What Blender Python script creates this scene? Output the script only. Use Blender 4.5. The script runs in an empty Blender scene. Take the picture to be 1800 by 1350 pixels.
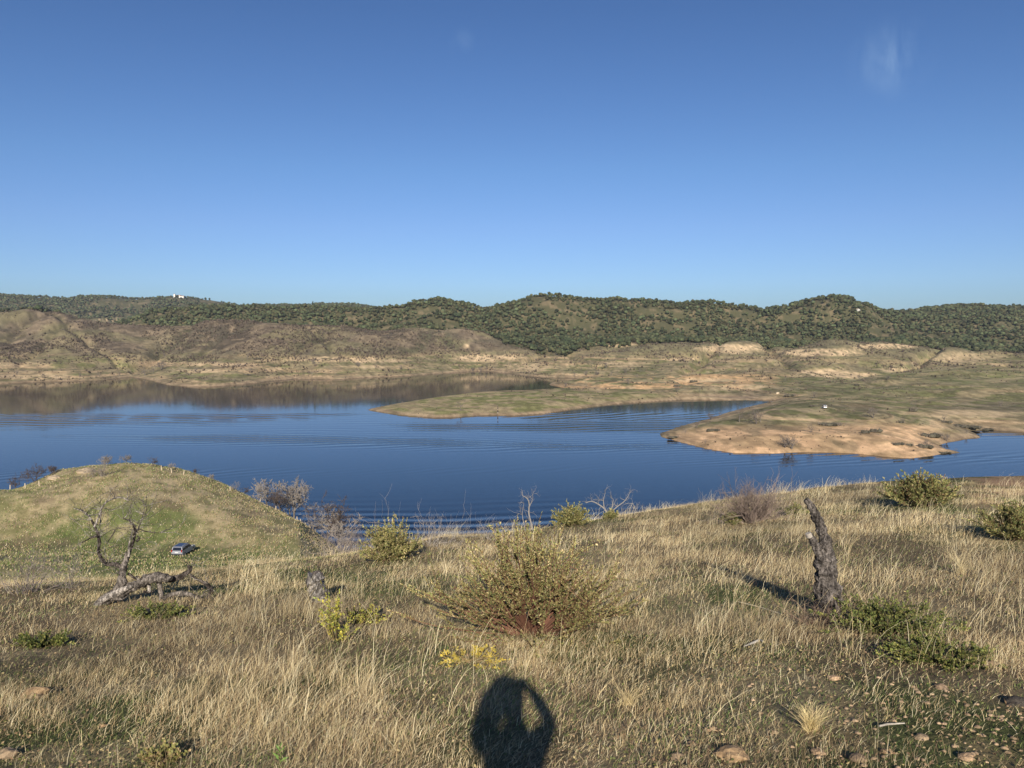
import bpy, math, random
import numpy as np
from mathutils import Vector, Matrix
R = math.radians
sc = bpy.context.scene
COL = sc.collection
# ------------------------------------------------------------------ camera
PITCH = R(4.08); FPX = 1360.0; CAMZ = 50.0
cd = bpy.data.cameras.new('camera'); cam = bpy.data.objects.new('camera', cd); COL.objects.link(cam)
cam.location = (0, 0, CAMZ); cam.rotation_euler = (R(90) - PITCH, 0, 0)
cd.sensor_width = 36; cd.lens = FPX / 1800 * 36; cd.clip_start = 0.02; cd.clip_end = 30000
sc.camera = cam
sc.view_settings.view_transform = 'Standard'; sc.view_settings.look = 'None'
sc.view_settings.exposure = 0.42; sc.view_settings.gamma = 1
# ------------------------------------------------------------------ sky and sun
SUN_EL = 25.0
w = bpy.data.worlds.new('World'); sc.world = w; w.use_nodes = True
nt = w.node_tree; nt.nodes.clear(); N = nt.nodes.new; L = nt.links.new
wo = N('ShaderNodeOutputWorld'); bg = N('ShaderNodeBackground'); sky = N('ShaderNodeTexSky')
sky.sky_type = 'NISHITA'; sky.sun_disc = False; sky.sun_elevation = R(SUN_EL); sky.sun_rotation = R(180)
sky.altitude = 300; sky.air_density = 1.0; sky.dust_density = 0.3; sky.ozone_density = 2.2
bg.inputs['Strength'].default_value = 0.087
# thin wisps of cirrus, fixed to a direction of the sky
tc = N('ShaderNodeTexCoord')
sz = N('ShaderNodeSeparateXYZ'); L(tc.outputs['Generated'], sz.inputs[0])
cr = N('ShaderNodeValToRGB'); L(sz.outputs[2], cr.inputs[0]); SKY_T = [(0.0, (.30, .48, .76)), (.057, (.44, .59, .90)), (.127, (.485, .60, .88)), (.196, (.465, .61, .85)), (.368, (.39, .53, .76))]
while len(cr.color_ramp.elements) < len(SKY_T): cr.color_ramp.elements.new(0.5)
for e, (p_, c_) in zip(cr.color_ramp.elements, SKY_T): e.position = p_; e.color = (*c_, 1)
sm = N('ShaderNodeMix'); sm.data_type = 'RGBA'; sm.blend_type = 'MULTIPLY'; sm.inputs[0].default_value = 1.0
L(sky.outputs[0], sm.inputs[6]); L(cr.outputs[0], sm.inputs[7])
def wisp(prev, az, el, size, amt, seed):
    c = Vector((math.sin(R(az)) * math.cos(R(el)), math.cos(R(az)) * math.cos(R(el)), math.sin(R(el))))
    dt = N('ShaderNodeVectorMath'); dt.operation = 'DISTANCE'; L(tc.outputs['Generated'], dt.inputs[0]); dt.inputs[1].default_value = c
    mr = N('ShaderNodeMapRange'); mr.interpolation_type = 'SMOOTHSTEP'
    mr.inputs[1].default_value = size; mr.inputs[2].default_value = 0.0; mr.inputs[3].default_value = 0; mr.inputs[4].default_value = 1
    L(dt.outputs['Value'], mr.inputs[0])
    mp = N('ShaderNodeMapping'); mp.inputs['Scale'].default_value = (34, 34, 9); mp.inputs['Rotation'].default_value = (R(0), R(-38), R(0)); mp.inputs['Location'].default_value = (seed, 0, 0)
    L(tc.outputs['Generated'], mp.inputs[0])
    no = N('ShaderNodeTexNoise'); no.inputs['Scale'].default_value = 1.0; no.inputs['Detail'].default_value = 5; no.inputs['Distortion'].default_value = 1.2
    L(mp.outputs[0], no.inputs[0])
    m2 = N('ShaderNodeMapRange'); m2.inputs[1].default_value = 0.34; m2.inputs[2].default_value = 0.68; m2.inputs[3].default_value = 0; m2.inputs[4].default_value = amt
    L(no.outputs[0], m2.inputs[0])
    mu = N('ShaderNodeMath'); mu.operation = 'MULTIPLY'; L(mr.outputs[0], mu.inputs[0]); L(m2.outputs[0], mu.inputs[1])
    mx = N('ShaderNodeMix'); mx.data_type = 'RGBA'; L(mu.outputs[0], mx.inputs[0]); L(prev, mx.inputs[6]); mx.inputs[7].default_value = (4.2, 5.9, 7.8, 1)
    return mx.outputs[2]
s = wisp(sm.outputs[2], 25.5, 17.0, 0.052, 0.22, 6.5)
s = wisp(s, -3.6, 19.8, 0.02, 0.10, 9.0)
L(s, bg.inputs[0]); L(bg.outputs[0], wo.inputs[0])
sd = bpy.data.lights.new('sun', 'SUN'); sd.energy = 5.0; sd.angle = R(0.53); sd.color = (1.0, 0.915, 0.785)
so = bpy.data.objects.new('sun', sd); COL.objects.link(so); so.rotation_euler = (R(90 - SUN_EL), 0, R(-0.2)); so.location = (0, -20, 80)
# ------------------------------------------------------------------ helpers
rng = np.random.default_rng(7)
PERM = np.random.default_rng(11).random((256, 256)).astype(np.float32)
def vn(x, y, s=0):
    x = np.asarray(x, dtype=np.float64) + s * 17.31; y = np.asarray(y, dtype=np.float64) + s * 9.77
    xi = np.floor(x).astype(np.int64); yi = np.floor(y).astype(np.int64); fx = x - xi; fy = y - yi
    fx = fx * fx * (3 - 2 * fx); fy = fy * fy * (3 - 2 * fy)
    a = PERM[xi & 255, yi & 255]; b = PERM[(xi + 1) & 255, yi & 255]; c = PERM[xi & 255, (yi + 1) & 255]; d = PERM[(xi + 1) & 255, (yi + 1) & 255]
    return (a * (1 - fx) + b * fx) * (1 - fy) + (c * (1 - fx) + d * fx) * fy
def fbm(x, y, o=4, s=0):
    t = 0; a = 0.5; n = 0
    for i in range(o):
        t = t + a * vn(x, y, s + i * 3); n += a; a *= 0.5; x = x * 2.03; y = y * 2.03
    return t / n
def sst(a, b, x):
    t = np.clip((x - a) / (b - a), 0, 1); return t * t * (3 - 2 * t)
CP, SP = math.cos(PITCH), math.sin(PITCH)
def pix(px, py):          # photograph pixel -> (x/y, slope) of the sight line
    cy = (675 - py) / FPX; q = CP + cy * SP
    return ((px - 900) / FPX) / q, (-SP + cy * CP) / q
def mk(name, V, F, mat, parent=None, col=None, smooth=False, loc=None):
    """V (n,3); F list of integer arrays (m,k); col (n,3) per-vertex albedo"""
    me = bpy.data.meshes.new(name)
    V = np.asarray(V, dtype=np.float32).reshape(-1, 3)
    if not isinstance(F, list): F = [F]
    F = [np.asarray(f, dtype=np.int32) for f in F if len(f)]
    me.vertices.add(len(V)); me.vertices.foreach_set('co', V.ravel())
    nl = sum(f.size for f in F); npoly = sum(len(f) for f in F)
    me.loops.add(nl); me.loops.foreach_set('vertex_index', np.concatenate([f.ravel() for f in F]))
    me.polygons.add(npoly)
    st = []; o = 0
    for f in F:
        st.append(o + np.arange(len(f)) * f.shape[1]); o += f.size
    me.polygons.foreach_set('loop_start', np.concatenate(st).astype(np.int32))
    me.polygons.foreach_set('use_smooth', np.full(npoly, smooth))
    if col is not None:
        at = me.color_attributes.new('Col', 'FLOAT_COLOR', 'POINT')
        c = np.ones((len(V), 4), dtype=np.float32); c[:, :3] = col; at.data.foreach_set('color', c.ravel())
    me.update(calc_edges=True)
    if mat: me.materials.append(mat)
    o = bpy.data.objects.new(name, me); COL.objects.link(o)
    if parent: o.parent = parent
    if loc is not None: o.location = loc
    return o
def tag(o, label=None, cat=None, group=None, kind=None):
    if label: o['label'] = label
    if cat: o['category'] = cat
    if group: o['group'] = group
    if kind: o['kind'] = kind
    return o
def empty(name, loc, rz=0):
    o = bpy.data.objects.new(name, None); COL.objects.link(o); o.location = loc; o.rotation_euler = (0, 0, rz); o.empty_display_size = 0.2
    return o
class Geo:                # collects shapes into ONE mesh
    def __init__(s): s.V = []; s.F = {}; s.C = []; s.n = 0
    def add(s, V, Fs, col=None):
        V = np.asarray(V, dtype=np.float64).reshape(-1, 3)
        for f in (Fs if isinstance(Fs, list) else [Fs]):
            f = np.asarray(f); s.F.setdefault(f.shape[1], []).append(f + s.n)
        s.V.append(V); s.n += len(V)
        c = np.empty((len(V), 3)); c[:] = (0.5, 0.5, 0.5) if col is None else col; s.C.append(c)
    def box(s, c, d, rz=0, col=None, top=1.0):
        x, y, z = np.array(d) / 2.0
        P = np.array([(-x, -y, -z), (x, -y, -z), (x, y, -z), (-x, y, -z), (-x * top, -y * top, z), (x * top, -y * top, z), (x * top, y * top, z), (-x * top, y * top, z)])
        ca, sa = math.cos(rz), math.sin(rz)
        P = np.stack([P[:, 0] * ca - P[:, 1] * sa, P[:, 0] * sa + P[:, 1] * ca, P[:, 2]], 1) + np.array(c)
        s.add(P, [np.array([(0, 3, 2, 1), (4, 5, 6, 7), (0, 1, 5, 4), (1, 2, 6, 5), (2, 3, 7, 6), (3, 0, 4, 7)])], col)
    def tube(s, pts, rad, sides=6, col=None, rough=0.0, cap=True, freq=9.0):
        pts = np.asarray(pts, float); n = len(pts); rad = np.broadcast_to(np.asarray(rad, float), (n,))
        t = np.gradient(pts, axis=0); t /= np.linalg.norm(t, axis=1)[:, None] + 1e-9
        ref = np.array([0.3, 0.9, 0.2]) if abs(t[0][2]) > 0.7 else np.array([0, 0, 1.0])
        V = []
        a = np.arange(sides) * 2 * math.pi / sides
        for i in range(n):
            u = np.cross(t[i], ref); u /= np.linalg.norm(u) + 1e-9; v = np.cross(u, t[i]); ref = v
            r = np.full(sides, rad[i])
            V.append(pts[i] + np.outer(np.cos(a) * r, u) + np.outer(np.sin(a) * r, v))
        V = np.concatenate(V)
        if rough:
            ctr = np.repeat(pts, sides, axis=0); d = V - ctr
            L_ = np.concatenate([[0], np.cumsum(np.linalg.norm(np.diff(pts, axis=0), axis=1))])
            ll = np.repeat(L_, sides); aa = np.tile(a, n)
            k = fbm(np.cos(aa) * 2.2 + ll * freq * .35, np.sin(aa) * 2.2 + ll * freq, 4, 5) - 0.5
            g = np.abs(fbm(np.cos(aa) * 4 + 9, np.sin(aa) * 4 + ll * freq * .5, 3, 2) - 0.5)
            V = ctr + d * (1 + rough * (2.0 * k - 2.4 * g + .3))[:, None]
        i = np.arange(n - 1)[:, None] * sides; j = np.arange(sides)[None]; j2 = (j + 1) % sides
        F = np.stack([i + j, i + j2, i + sides + j2, i + sides + j], -1).reshape(-1, 4)
        Fs = [F]
        if cap:
            V = np.concatenate([V, pts[:1], pts[-1:]]); c0 = n * sides
            jj = np.arange(sides)
            Fs.append(np.concatenate([np.stack([np.full(sides, c0), (jj + 1) % sides, jj], 1), np.stack([np.full(sides, c0 + 1), (n - 1) * sides + jj, (n - 1) * sides + (jj + 1) % sides], 1)]))
        s.add(V, Fs, col)
    def build(s, name, mat, parent=None, smooth=False):
        if not s.V: return None
        return mk(name, np.concatenate(s.V), [np.concatenate(v) for v in s.F.values()], mat, parent, np.concatenate(s.C), smooth)
def material(name, rough=0.9, color=None, trans=0.0, noise=None, bump=None, metal=0.0, spec=0.3, sharp=False):
    m = bpy.data.materials.new(name); m.use_nodes = True; t = m.node_tree; p = t.nodes['Principled BSDF']
    p.inputs['Roughness'].default_value = rough; p.inputs['Metallic'].default_value = metal; p.inputs['Specular IOR Level'].default_value = spec
    if color is None:
        a = t.nodes.new('ShaderNodeAttribute'); a.attribute_name = 'Col'; src = a.outputs['Color']
    else:
        c = t.nodes.new('ShaderNodeRGB'); c.outputs[0].default_value = (*color, 1); src = c.outputs[0]
    tcn = t.nodes.new('ShaderNodeTexCoord')
    if noise:                     # list of (scale, amount[, stretch])
        for nn in noise:
            sc_, am = nn[0], nn[1]
            no = t.nodes.new('ShaderNodeTexNoise'); no.inputs['Scale'].default_value = sc_; no.inputs['Detail'].default_value = 5; no.inputs['Roughness'].default_value = .65
            if len(nn) > 2:
                mp = t.nodes.new('ShaderNodeMapping'); mp.inputs['Scale'].default_value = nn[2]; t.links.new(tcn.outputs['Object'], mp.inputs[0]); t.links.new(mp.outputs[0], no.inputs[0])
            else: t.links.new(tcn.outputs['Object'], no.inputs[0])
            mr = t.nodes.new('ShaderNodeMapRange'); mr.inputs[1].default_value = .42 if sharp else .3; mr.inputs[2].default_value = .58 if sharp else .7; mr.inputs[3].default_value = 1 - am; mr.inputs[4].default_value = 1 + am
            t.links.new(no.outputs[0], mr.inputs[0])
            vm = t.nodes.new('ShaderNodeVectorMath'); vm.operation = 'SCALE'; t.links.new(src, vm.inputs[0]); t.links.new(mr.outputs[0], vm.inputs['Scale']); src = vm.outputs[0]
    t.links.new(src, p.inputs['Base Color'])
    if bump:
        no = t.nodes.new('ShaderNodeTexNoise'); no.inputs['Scale'].default_value = bump[0]; no.inputs['Detail'].default_value = 6; no.inputs['Roughness'].default_value = .7
        t.links.new(tcn.outputs['Object'], no.inputs[0])
        b = t.nodes.new('ShaderNodeBump'); b.inputs['Strength'].default_value = 1; b.inputs['Distance'].default_value = bump[1]
        t.links.new(no.outputs[0], b.inputs['Height']); t.links.new(b.outputs[0], p.inputs['Normal'])
    if trans:
        tr = t.nodes.new('ShaderNodeBsdfTranslucent'); t.links.new(src, tr.inputs[0]); mx = t.nodes.new('ShaderNodeMixShader'); mx.inputs[0].default_value = trans
        t.links.new(p.outputs[0], mx.inputs[1]); t.links.new(tr.outputs[0], mx.inputs[2]); t.links.new(mx.outputs[0], t.nodes['Material Output'].inputs[0])
    return m
# ------------------------------------------------------------------ shape of the land
PXS = np.array([-900, -300, 0, 100, 200, 300, 400, 500, 600, 700, 800, 900, 1000, 1100, 1200, 1300, 1400, 1500, 1600, 1700, 1800, 2100, 2700], float)
def lay(Y, pts, mode='py'):
    """one line across the view at depth Y: pts (px, py) or (px, z) -> height above the water at the columns of PXS"""
    a = np.array(pts, float); u = pix(a[:, 0], 640)[0]
    if mode == 'py': z = CAMZ + pix(a[:, 0], a[:, 1])[1] * (Y if np.isscalar(Y) else np.interp(a[:, 0], Y[0], Y[1]))
    else: z = a[:, 1]
    return (Y, u, z)
def layers_eval(layers, x, y):
    yy = np.maximum(y, 1.0); u = np.clip(x / yy, -1.6, 1.6); px = u * FPX + 900
    Ys = []; Zs = []
    for (Y, uu, z) in layers:
        Ys.append(np.full(u.shape, float(Y)) if np.isscalar(Y) else np.interp(px, Y[0], Y[1])); Zs.append(np.interp(u, uu, z))
    Ys = np.array(Ys); Zs = np.array(Zs); K = len(Ys)
    h = np.diff(Ys, axis=0); dl = np.diff(Zs, axis=0) / h
    m = np.zeros_like(Zs); m[0] = dl[0]; m[-1] = dl[-1]
    for k in range(1, K - 1):
        w1 = 2 * h[k] + h[k - 1]; w2 = h[k] + 2 * h[k - 1]; ok = dl[k] * dl[k - 1] > 0
        with np.errstate(divide='ignore', invalid='ignore'):
            mm = (w1 + w2) / (w1 / dl[k - 1] + w2 / dl[k])
        m[k] = np.where(ok, mm, 0)
    out = np.where(yy <= Ys[0], Zs[0], Zs[-1])
    for k in range(K - 1):
        t = (yy - Ys[k]) / h[k]; s_ = (t >= 0) & (t <= 1); t = np.clip(t, 0, 1)
        v = Zs[k] * (1 + 2 * t) * (1 - t) ** 2 + m[k] * h[k] * t * (1 - t) ** 2 + Zs[k + 1] * t * t * (3 - 2 * t) + m[k + 1] * h[k] * t * t * (t - 1)
        out = np.where(s_, v, out)
    return out
M_CREST = [(-300, 540), (0, 549), (50, 542), (100, 547), (130, 555), (200, 567), (260, 573), (320, 573), (380, 563), (440, 560), (500, 568), (560, 573), (620, 576), (680, 579), (740, 573), (800, 576), (850, 586), (900, 602), (1000, 607), (1100, 601), (1200, 600), (1300, 604), (1400, 611), (1500, 607), (1600, 604), (1700, 613), (1800, 613), (2100, 612)]
F_CREST = [(-300, 590), (0, 585), (180, 580), (240, 560), (270, 549), (300, 544), (340, 539), (400, 539), (450, 541), (500, 544), (540, 541), (600, 541), (640, 544), (700, 541), (730, 534), (770, 527), (800, 532), (850, 545), (900, 534), (930, 524), (965, 520), (1010, 525), (1050, 528), (1080, 526), (1130, 531), (1180, 535), (1220, 531), (1260, 534), (1300, 540), (1340, 547), (1380, 541), (1420, 531), (1460, 524), (1490, 526), (1520, 538), (1550, 549), (1600, 549), (1640, 542), (1700, 539), (1760, 539), (1800, 541), (2100, 540)]
D_CREST = [(-300, 520), (0, 517), (30, 518), (60, 520), (130, 522), (175, 518), (240, 524), (280, 521), (310, 521), (350, 522), (390, 528), (420, 535), (470, 534), (520, 536), (560, 534), (620, 533), (650, 536), (680, 542), (760, 548), (1500, 556), (2100, 556)]
FAR = [
 lay(200, [(-300, 4), (2100, 5)], 'z'),
 lay(340, [(-300, 4), (1000, 2.5), (1200, 3.0), (1400, 4.5), (1560, 4.6), (1700, 3), (2100, 5)], 'z'),
 lay(430, [(-300, 4), (700, 1.6), (900, 2.2), (1150, 2.5), (1300, 5), (1450, 7.2), (1600, 5.5), (1720, 4.5), (2100, 8)], 'z'),
 lay(520, [(-300, 5), (700, 2.2), (900, 3.0), (1150, 3.0), (1300, 4.0), (1450, 4.6), (1600, 5.5), (1800, 7), (2100, 9)], 'z'),
 lay(620, [(-300, 6), (900, 3), (1050, 3.4), (1200, 4.5), (1400, 5), (1600, 6.5), (1800, 7), (2100, 9)], 'z'),
 lay(800, [(-300, 14), (0, 13), (200, 8), (300, 9), (480, 11), (700, 9), (800, 4), (900, 3), (1100, 5), (1300, 7), (1450, 9), (1600, 7), (1800, 9), (2100, 11)], 'z'),
 lay(930, [(-300, 38), (0, 35), (150, 32), (280, 20), (400, 30), (520, 31), (600, 26), (680, 29), (760, 31), (850, 17), (950, 9), (1100, 11), (1300, 20), (1400, 20), (1450, 26), (1560, 24), (1700, 13), (1800, 17), (2100, 18)], 'z'),
 lay(1080, M_CREST),
 lay(1180, [(-300, 60), (0, 50), (100, 48), (200, 40), (300, 47), (600, 45), (700, 43), (800, 42), (850, 36), (900, 33), (1000, 31), (1100, 35), (1300, 34), (1400, 32), (1500, 36), (1700, 34), (1800, 34), (2100, 34)], 'z'),
 lay(([-900, 1520, 1640, 2700], [1420, 1420, 1720, 1720]), F_CREST),
 lay(2000, [(-300, 60), (300, 40), (2100, 45)], 'z'),
 lay(2750, [(a, b + 3) for a, b in D_CREST]),
 lay(3600, [(-300, 70), (2100, 60)], 'z'),
 lay(9000, [(-300, 60), (2100, 60)], 'z')]
KY = 160.0
KNOLL = [
 lay(55, [(-300, 18), (450, 17), (560, 8), (700, -12), (900, -20)], 'z'),
 lay(95, [(-300, 20), (450, 19), (560, 12.5), (640, 4), (700, -4), (900, -20)], 'z'),
 lay(120, [(-300, 16.5), (325, 15.3), (450, 16), (520, 15.5), (570, 11.5), (640, 4), (700, -4), (900, -20)], 'z'),
 lay(140, [(-300, 20), (100, 19.5), (210, 20.5), (325, 18.4), (450, 16), (520, 14.5), (570, 10.5), (640, 3), (700, -5), (900, -20)], 'z'),
 lay(KY, [(-300, 912), (-60, 882), (0, 869), (50, 851), (100, 833), (150, 823), (210, 818), (260, 820), (330, 834), (400, 861), (450, 883), (500, 908), (550, 938), (580, 958), (640, 1000), (720, 1060), (800, 1120)]),
 lay(240, [(-300, -8), (900, -20)], 'z'),
 lay(400, [(-300, -10), (900, -20)], 'z')]
SHORE = [(-500, 678), (0, 675), (60, 672), (120, 670), (180, 668), (228, 663), (262, 668), (290, 676), (330, 680), (380, 680), (430, 676), (490, 669), (520, 666), (560, 667), (600, 667), (640, 664), (700, 662), (760, 658), (800, 655), (850, 652), (880, 655), (920, 660), (960, 663), (1020, 665), (1050, 665.5), (1010, 669), (968, 673.5), (966, 677), (990, 681.5), (1000, 684.5), (950, 687), (880, 688), (820, 693), (760, 700), (700, 710), (660, 717), (645, 720.5), (700, 730), (760, 735), (800, 734), (850, 730), (900, 731), (960, 727), (1020, 718), (1080, 711), (1150, 706), (1200, 703), (1280, 703.5), (1372, 703), (1345, 709), (1300, 719), (1270, 728), (1240, 738), (1190, 752), (1160, 762), (1163, 768), (1200, 778), (1240, 788), (1290, 796), (1360, 797), (1400, 795), (1440, 795), (1500, 797), (1560, 803), (1600, 805), (1640, 801), (1660, 797), (1690, 796), (1665, 791), (1650, 783), (1670, 778), (1700, 771), (1722, 769), (1715, 762), (1706, 757), (1740, 756), (1800, 760), (1900, 764), (2300, 758)]
MOUNDS = [(1150, 970, 95, 45, 9), (1455, 940, 75, 38, 11), (1435, 800, 62, 30, 6), (1300, 1010, 60, 35, 9), (1570, 990, 80, 35, 8), (1700, 960, 80, 35, 10), (985, 900, 55, 30, 6), (1600, 560, 90, 30, 3), (1230, 700, 75, 22, 3), (1545, 650, 60, 25, 3.5), (1330, 860, 55, 25, 5), (1700, 730, 90, 30, 4), (1090, 800, 50, 25, 3), (380, 800, 90, 40, 3), (640, 840, 60, 35, 4), (1760, 540, 80, 22, 3), (1640, 470, 40, 14, 2.2), (1390, 400, 90, 22, 1.6), (1540, 385, 45, 18, 1.8)]
VALS = [(268, 24, 1.0, 60), (185, 16, .5, -90), (345, 14, .45, 70), (520, 16, .6, 60), (600, 12, .5, -60), (700, 18, .8, 50), (822, 20, 1.0, -40), (905, 16, .5, 60), (70, 14, .5, 60), (1230, 22, .9, 40), (1370, 18, .9, -30), (1620, 20, .9, 50), (1040, 18, .7, -60)]
def valleys(px, y):
    v = np.zeros(px.shape); w_ = sst(740, 860, y) * (1 - sst(1040, 1120, y)); wob = 26 * (fbm(y * .02, y * .003 + px * .002, 2, 49) - .5)
    for (vp, vw, va, sl) in VALS: d_ = np.abs(px - vp - sl * (y - 900) / 150 + wob) / vw; v = np.maximum(v, va * np.clip(1 - d_, 0, 1) ** 1.3)
    return v * w_
def shore_world():
    P = []
    for px, py in SHORE:
        u, s_ = pix(px, py); Y = -CAMZ / s_; P.append((u * Y, Y))
    P += [(9000, 900), (9000, 9500), (-9000, 9500), (-6000, 900)]
    return np.array(P)
SW = shore_world()
def land_sd(x, y):
    """signed distance to the far shoreline, positive on land"""
    sh = x.shape; x = x.ravel(); y = y.ravel(); out = np.empty(x.shape)
    A = SW; B = np.roll(SW, -1, 0)
    for i in range(0, len(x), 60000):
        X = x[i:i + 60000, None]; Y = y[i:i + 60000, None]
        dx = B[:, 0] - A[:, 0]; dy = B[:, 1] - A[:, 1]
        t = np.clip(((X - A[:, 0]) * dx + (Y - A[:, 1]) * dy) / (dx * dx + dy * dy), 0, 1)
        d2 = (X - A[:, 0] - t * dx) ** 2 + (Y - A[:, 1] - t * dy) ** 2
        cr = ((A[:, 1] > Y) != (B[:, 1] > Y)) & (X < dx * (Y - A[:, 1]) / (dy + 1e-12) + A[:, 0])
        ins = (cr.sum(1) % 2) == 1
        d = np.sqrt(d2.min(1)); out[i:i + 60000] = np.where(ins, d, -d)
    return out.reshape(sh)
CR = np.array([(-900, 9, 1060), (-300, 9, 1060), (0, 10, 1058), (200, 10.5, 1046), (400, 11.5, 1022), (520, 12, 1008), (600, 13, 996), (700, 14, 980), (780, 15, 962), (850, 16, 955), (940, 18, 944), (1000, 19, 933), (1100, 20.5, 916), (1200, 21, 900), (1300, 22, 886), (1400, 22.5, 874), (1500, 23.5, 862), (1600, 24, 853), (1700, 25, 847), (1800, 26, 844), (2200, 27, 838), (2700, 27, 838)], float)
_u, _s = pix(CR[:, 0], CR[:, 2]); CR_TH = np.arctan(_u); CR_R = CR[:, 1] * np.sqrt(1 + _u ** 2); CR_Z = _s * CR[:, 1]
EYE = 1.55
def near_h(x, y):
    r = np.hypot(x, y); th = np.arctan2(x, y)
    rc = np.interp(th, CR_TH, CR_R); zc = np.interp(th, CR_TH, CR_Z) + 0.12
    sl = (-EYE - zc) / rc
    back = sst(1.2, 2.6, np.abs(th))          # behind the viewer the hill goes on rising
    sl = sl * (1 - back) + (-0.16) * back
    z = -EYE - sl * r
    q = np.maximum(r - rc, 0) * (1 - back)
    z = z - 0.27 * q * q / (q + 6.0)
    z = z + (0.06 * (fbm(x * .9, y * .9, 3, 1) - .5) + 0.22 * (fbm(x * .25, y * .25, 2, 4) - .5)) * sst(.6, 4, r)
    return CAMZ + z
def height(x, y):
    x = np.asarray(x, float); y = np.asarray(y, float)
    A = near_h(x, y)
    if np.max(y) < 35 and np.min(A) > 25: return A
    B = layers_eval(KNOLL, x, y)
    B = B + sst(60, 100, y) * (1.2 * (fbm(x * .06, y * .06, 4, 7) - .5) + .5 * (fbm(x * .35, y * .3, 3, 8) - .5))
    B = np.where(y < 20, -30, B)
    k = 1.5; dd = A - B; z = np.maximum(A, B) + np.where(np.abs(dd) < k, (k - np.abs(dd)) ** 2 / (4 * k), 0)
    far = y > 150
    if np.any(far):
        xf = x[far]; yf = y[far]
        sdv = land_sd(xf, yf); sdv = sdv + 5 * (fbm(xf * .05, yf * .05, 3, 21) - .5) * sst(0, 60, np.abs(sdv) + 25)
        cap = layers_eval(FAR, xf, yf)
        g = fbm(xf * .006, yf * .006, 4, 31); rid = 1 - 2 * np.abs(fbm(xf * .0045 + 3, yf * .0045, 3, 33) - .5)
        amp = np.clip(cap - 8, 0, 60) * 0.20
        # gullies cut in the hillsides
        crestm = 1 - np.exp(-((yf - np.interp(xf / yf * FPX + 900, [1520, 1640], [1420, 1720])) / 90) ** 2) - np.exp(-((yf - 1080) / 45) ** 2) - np.exp(-((yf - 2750) / 200) ** 2); amp = amp * np.clip(crestm, 0, 1)
        cap = cap - amp * np.clip(rid - .72, 0, 1) * 4.2 + amp * 0.5 * (g - .5) + (3.0 + 4.5 * sst(500, 800, yf)) * (fbm(xf * .016, yf * .013, 4, 35) - .5) * sst(440, 560, yf) + 1.6 * (fbm(xf * .06, yf * .05, 3, 37) - .5) * sst(500, 800, yf)
        cap = cap - 3.6 * np.clip(1 - 2 * np.abs(fbm(xf * .008 + 7, yf * .008, 3, 39) - .5) - .78, 0, 1) * 4 * sst(420, 520, yf)
        pf = xf / yf * FPX + 900
        for (mp, mY, mw, md, mh) in MOUNDS: q_ = ((pf - mp) / mw) ** 2 + ((yf - mY) / md) ** 2; cap = cap + mh * np.exp(-q_ ** 1.4)
        cap = cap - valleys(pf, yf) * 9
        bank = np.where(sdv > 0, 0.15 * sdv + .0007 * sdv ** 2 + 0.5 * (1 - np.exp(-sdv / 1.2)), 0.35 * sdv)
        kk = 1.2; d2 = cap - bank; zf = np.minimum(cap, bank) - np.where(np.abs(d2) < kk, (kk - np.abs(d2)) ** 2 / (4 * kk), 0) * sst(0, 8, sdv)
        tz = np.clip(zf, 0, 14); zf = zf + (.62 / 6.2832) * .85 * np.sin(tz * 6.2832 / .62 + 3 * fbm(xf * .01, yf * .01, 2, 43)) * sst(.2, .8, zf) * (1 - sst(8, 14, zf)) * (.35 + .9 * fbm(xf * .02, yf * .02, 2, 45))
        zf = np.maximum(zf, -6)
        z2 = z.copy(); z2[far] = np.maximum(z[far], zf); z = z2
    return np.maximum(z, -8)
def H1(x, y): return float(height(np.array([float(x)]), np.array([float(y)]))[0])
def at(px, py, Y):         # a point seen at the pixel, at depth Y
    u, s_ = pix(px, py); return np.array([u * Y, Y, CAMZ + s_ * Y])
def on_ground(px, py, y0=1.5, y1=3500):   # where the sight line meets the land
    u, s_ = pix(px, py); Y = np.geomspace(y0, y1, 1600); z = height(u * Y, Y); d = CAMZ + s_ * Y - z
    i = np.argmax(d < 0)
    if not (d < 0).any(): i = len(Y) - 1
    return np.array([u * Y[i], Y[i], z[i]])
# ------------------------------------------------------------------ ground sheet
th = np.concatenate([np.linspace(-math.pi, -R(60), 70, endpoint=False), np.linspace(-R(60), -R(37), 40, endpoint=False), np.arctan(np.linspace(math.tan(-R(37)), math.tan(R(37)), 900)), np.linspace(R(37.4), R(60), 40), np.linspace(R(60), math.pi, 70)[1:]])
rr = np.concatenate([[0.02, .15], np.geomspace(.4, 20, 130, endpoint=False), np.geomspace(20, 90, 110, endpoint=False), np.geomspace(90, 260, 150, endpoint=False), np.geomspace(260, 1200, 330, endpoint=False), np.geomspace(1200, 3700, 150, endpoint=False), np.geomspace(3700, 9500, 8)])
TH, RR = np.meshgrid(th, rr); GX = RR * np.sin(TH); GY = RR * np.cos(TH)
GZ = height(GX, GY)
back = (np.abs(TH) > R(75))
GZ = np.where(back & (RR > 120), np.minimum(GZ, CAMZ + 18), GZ)
nr, ncol = TH.shape
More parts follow.
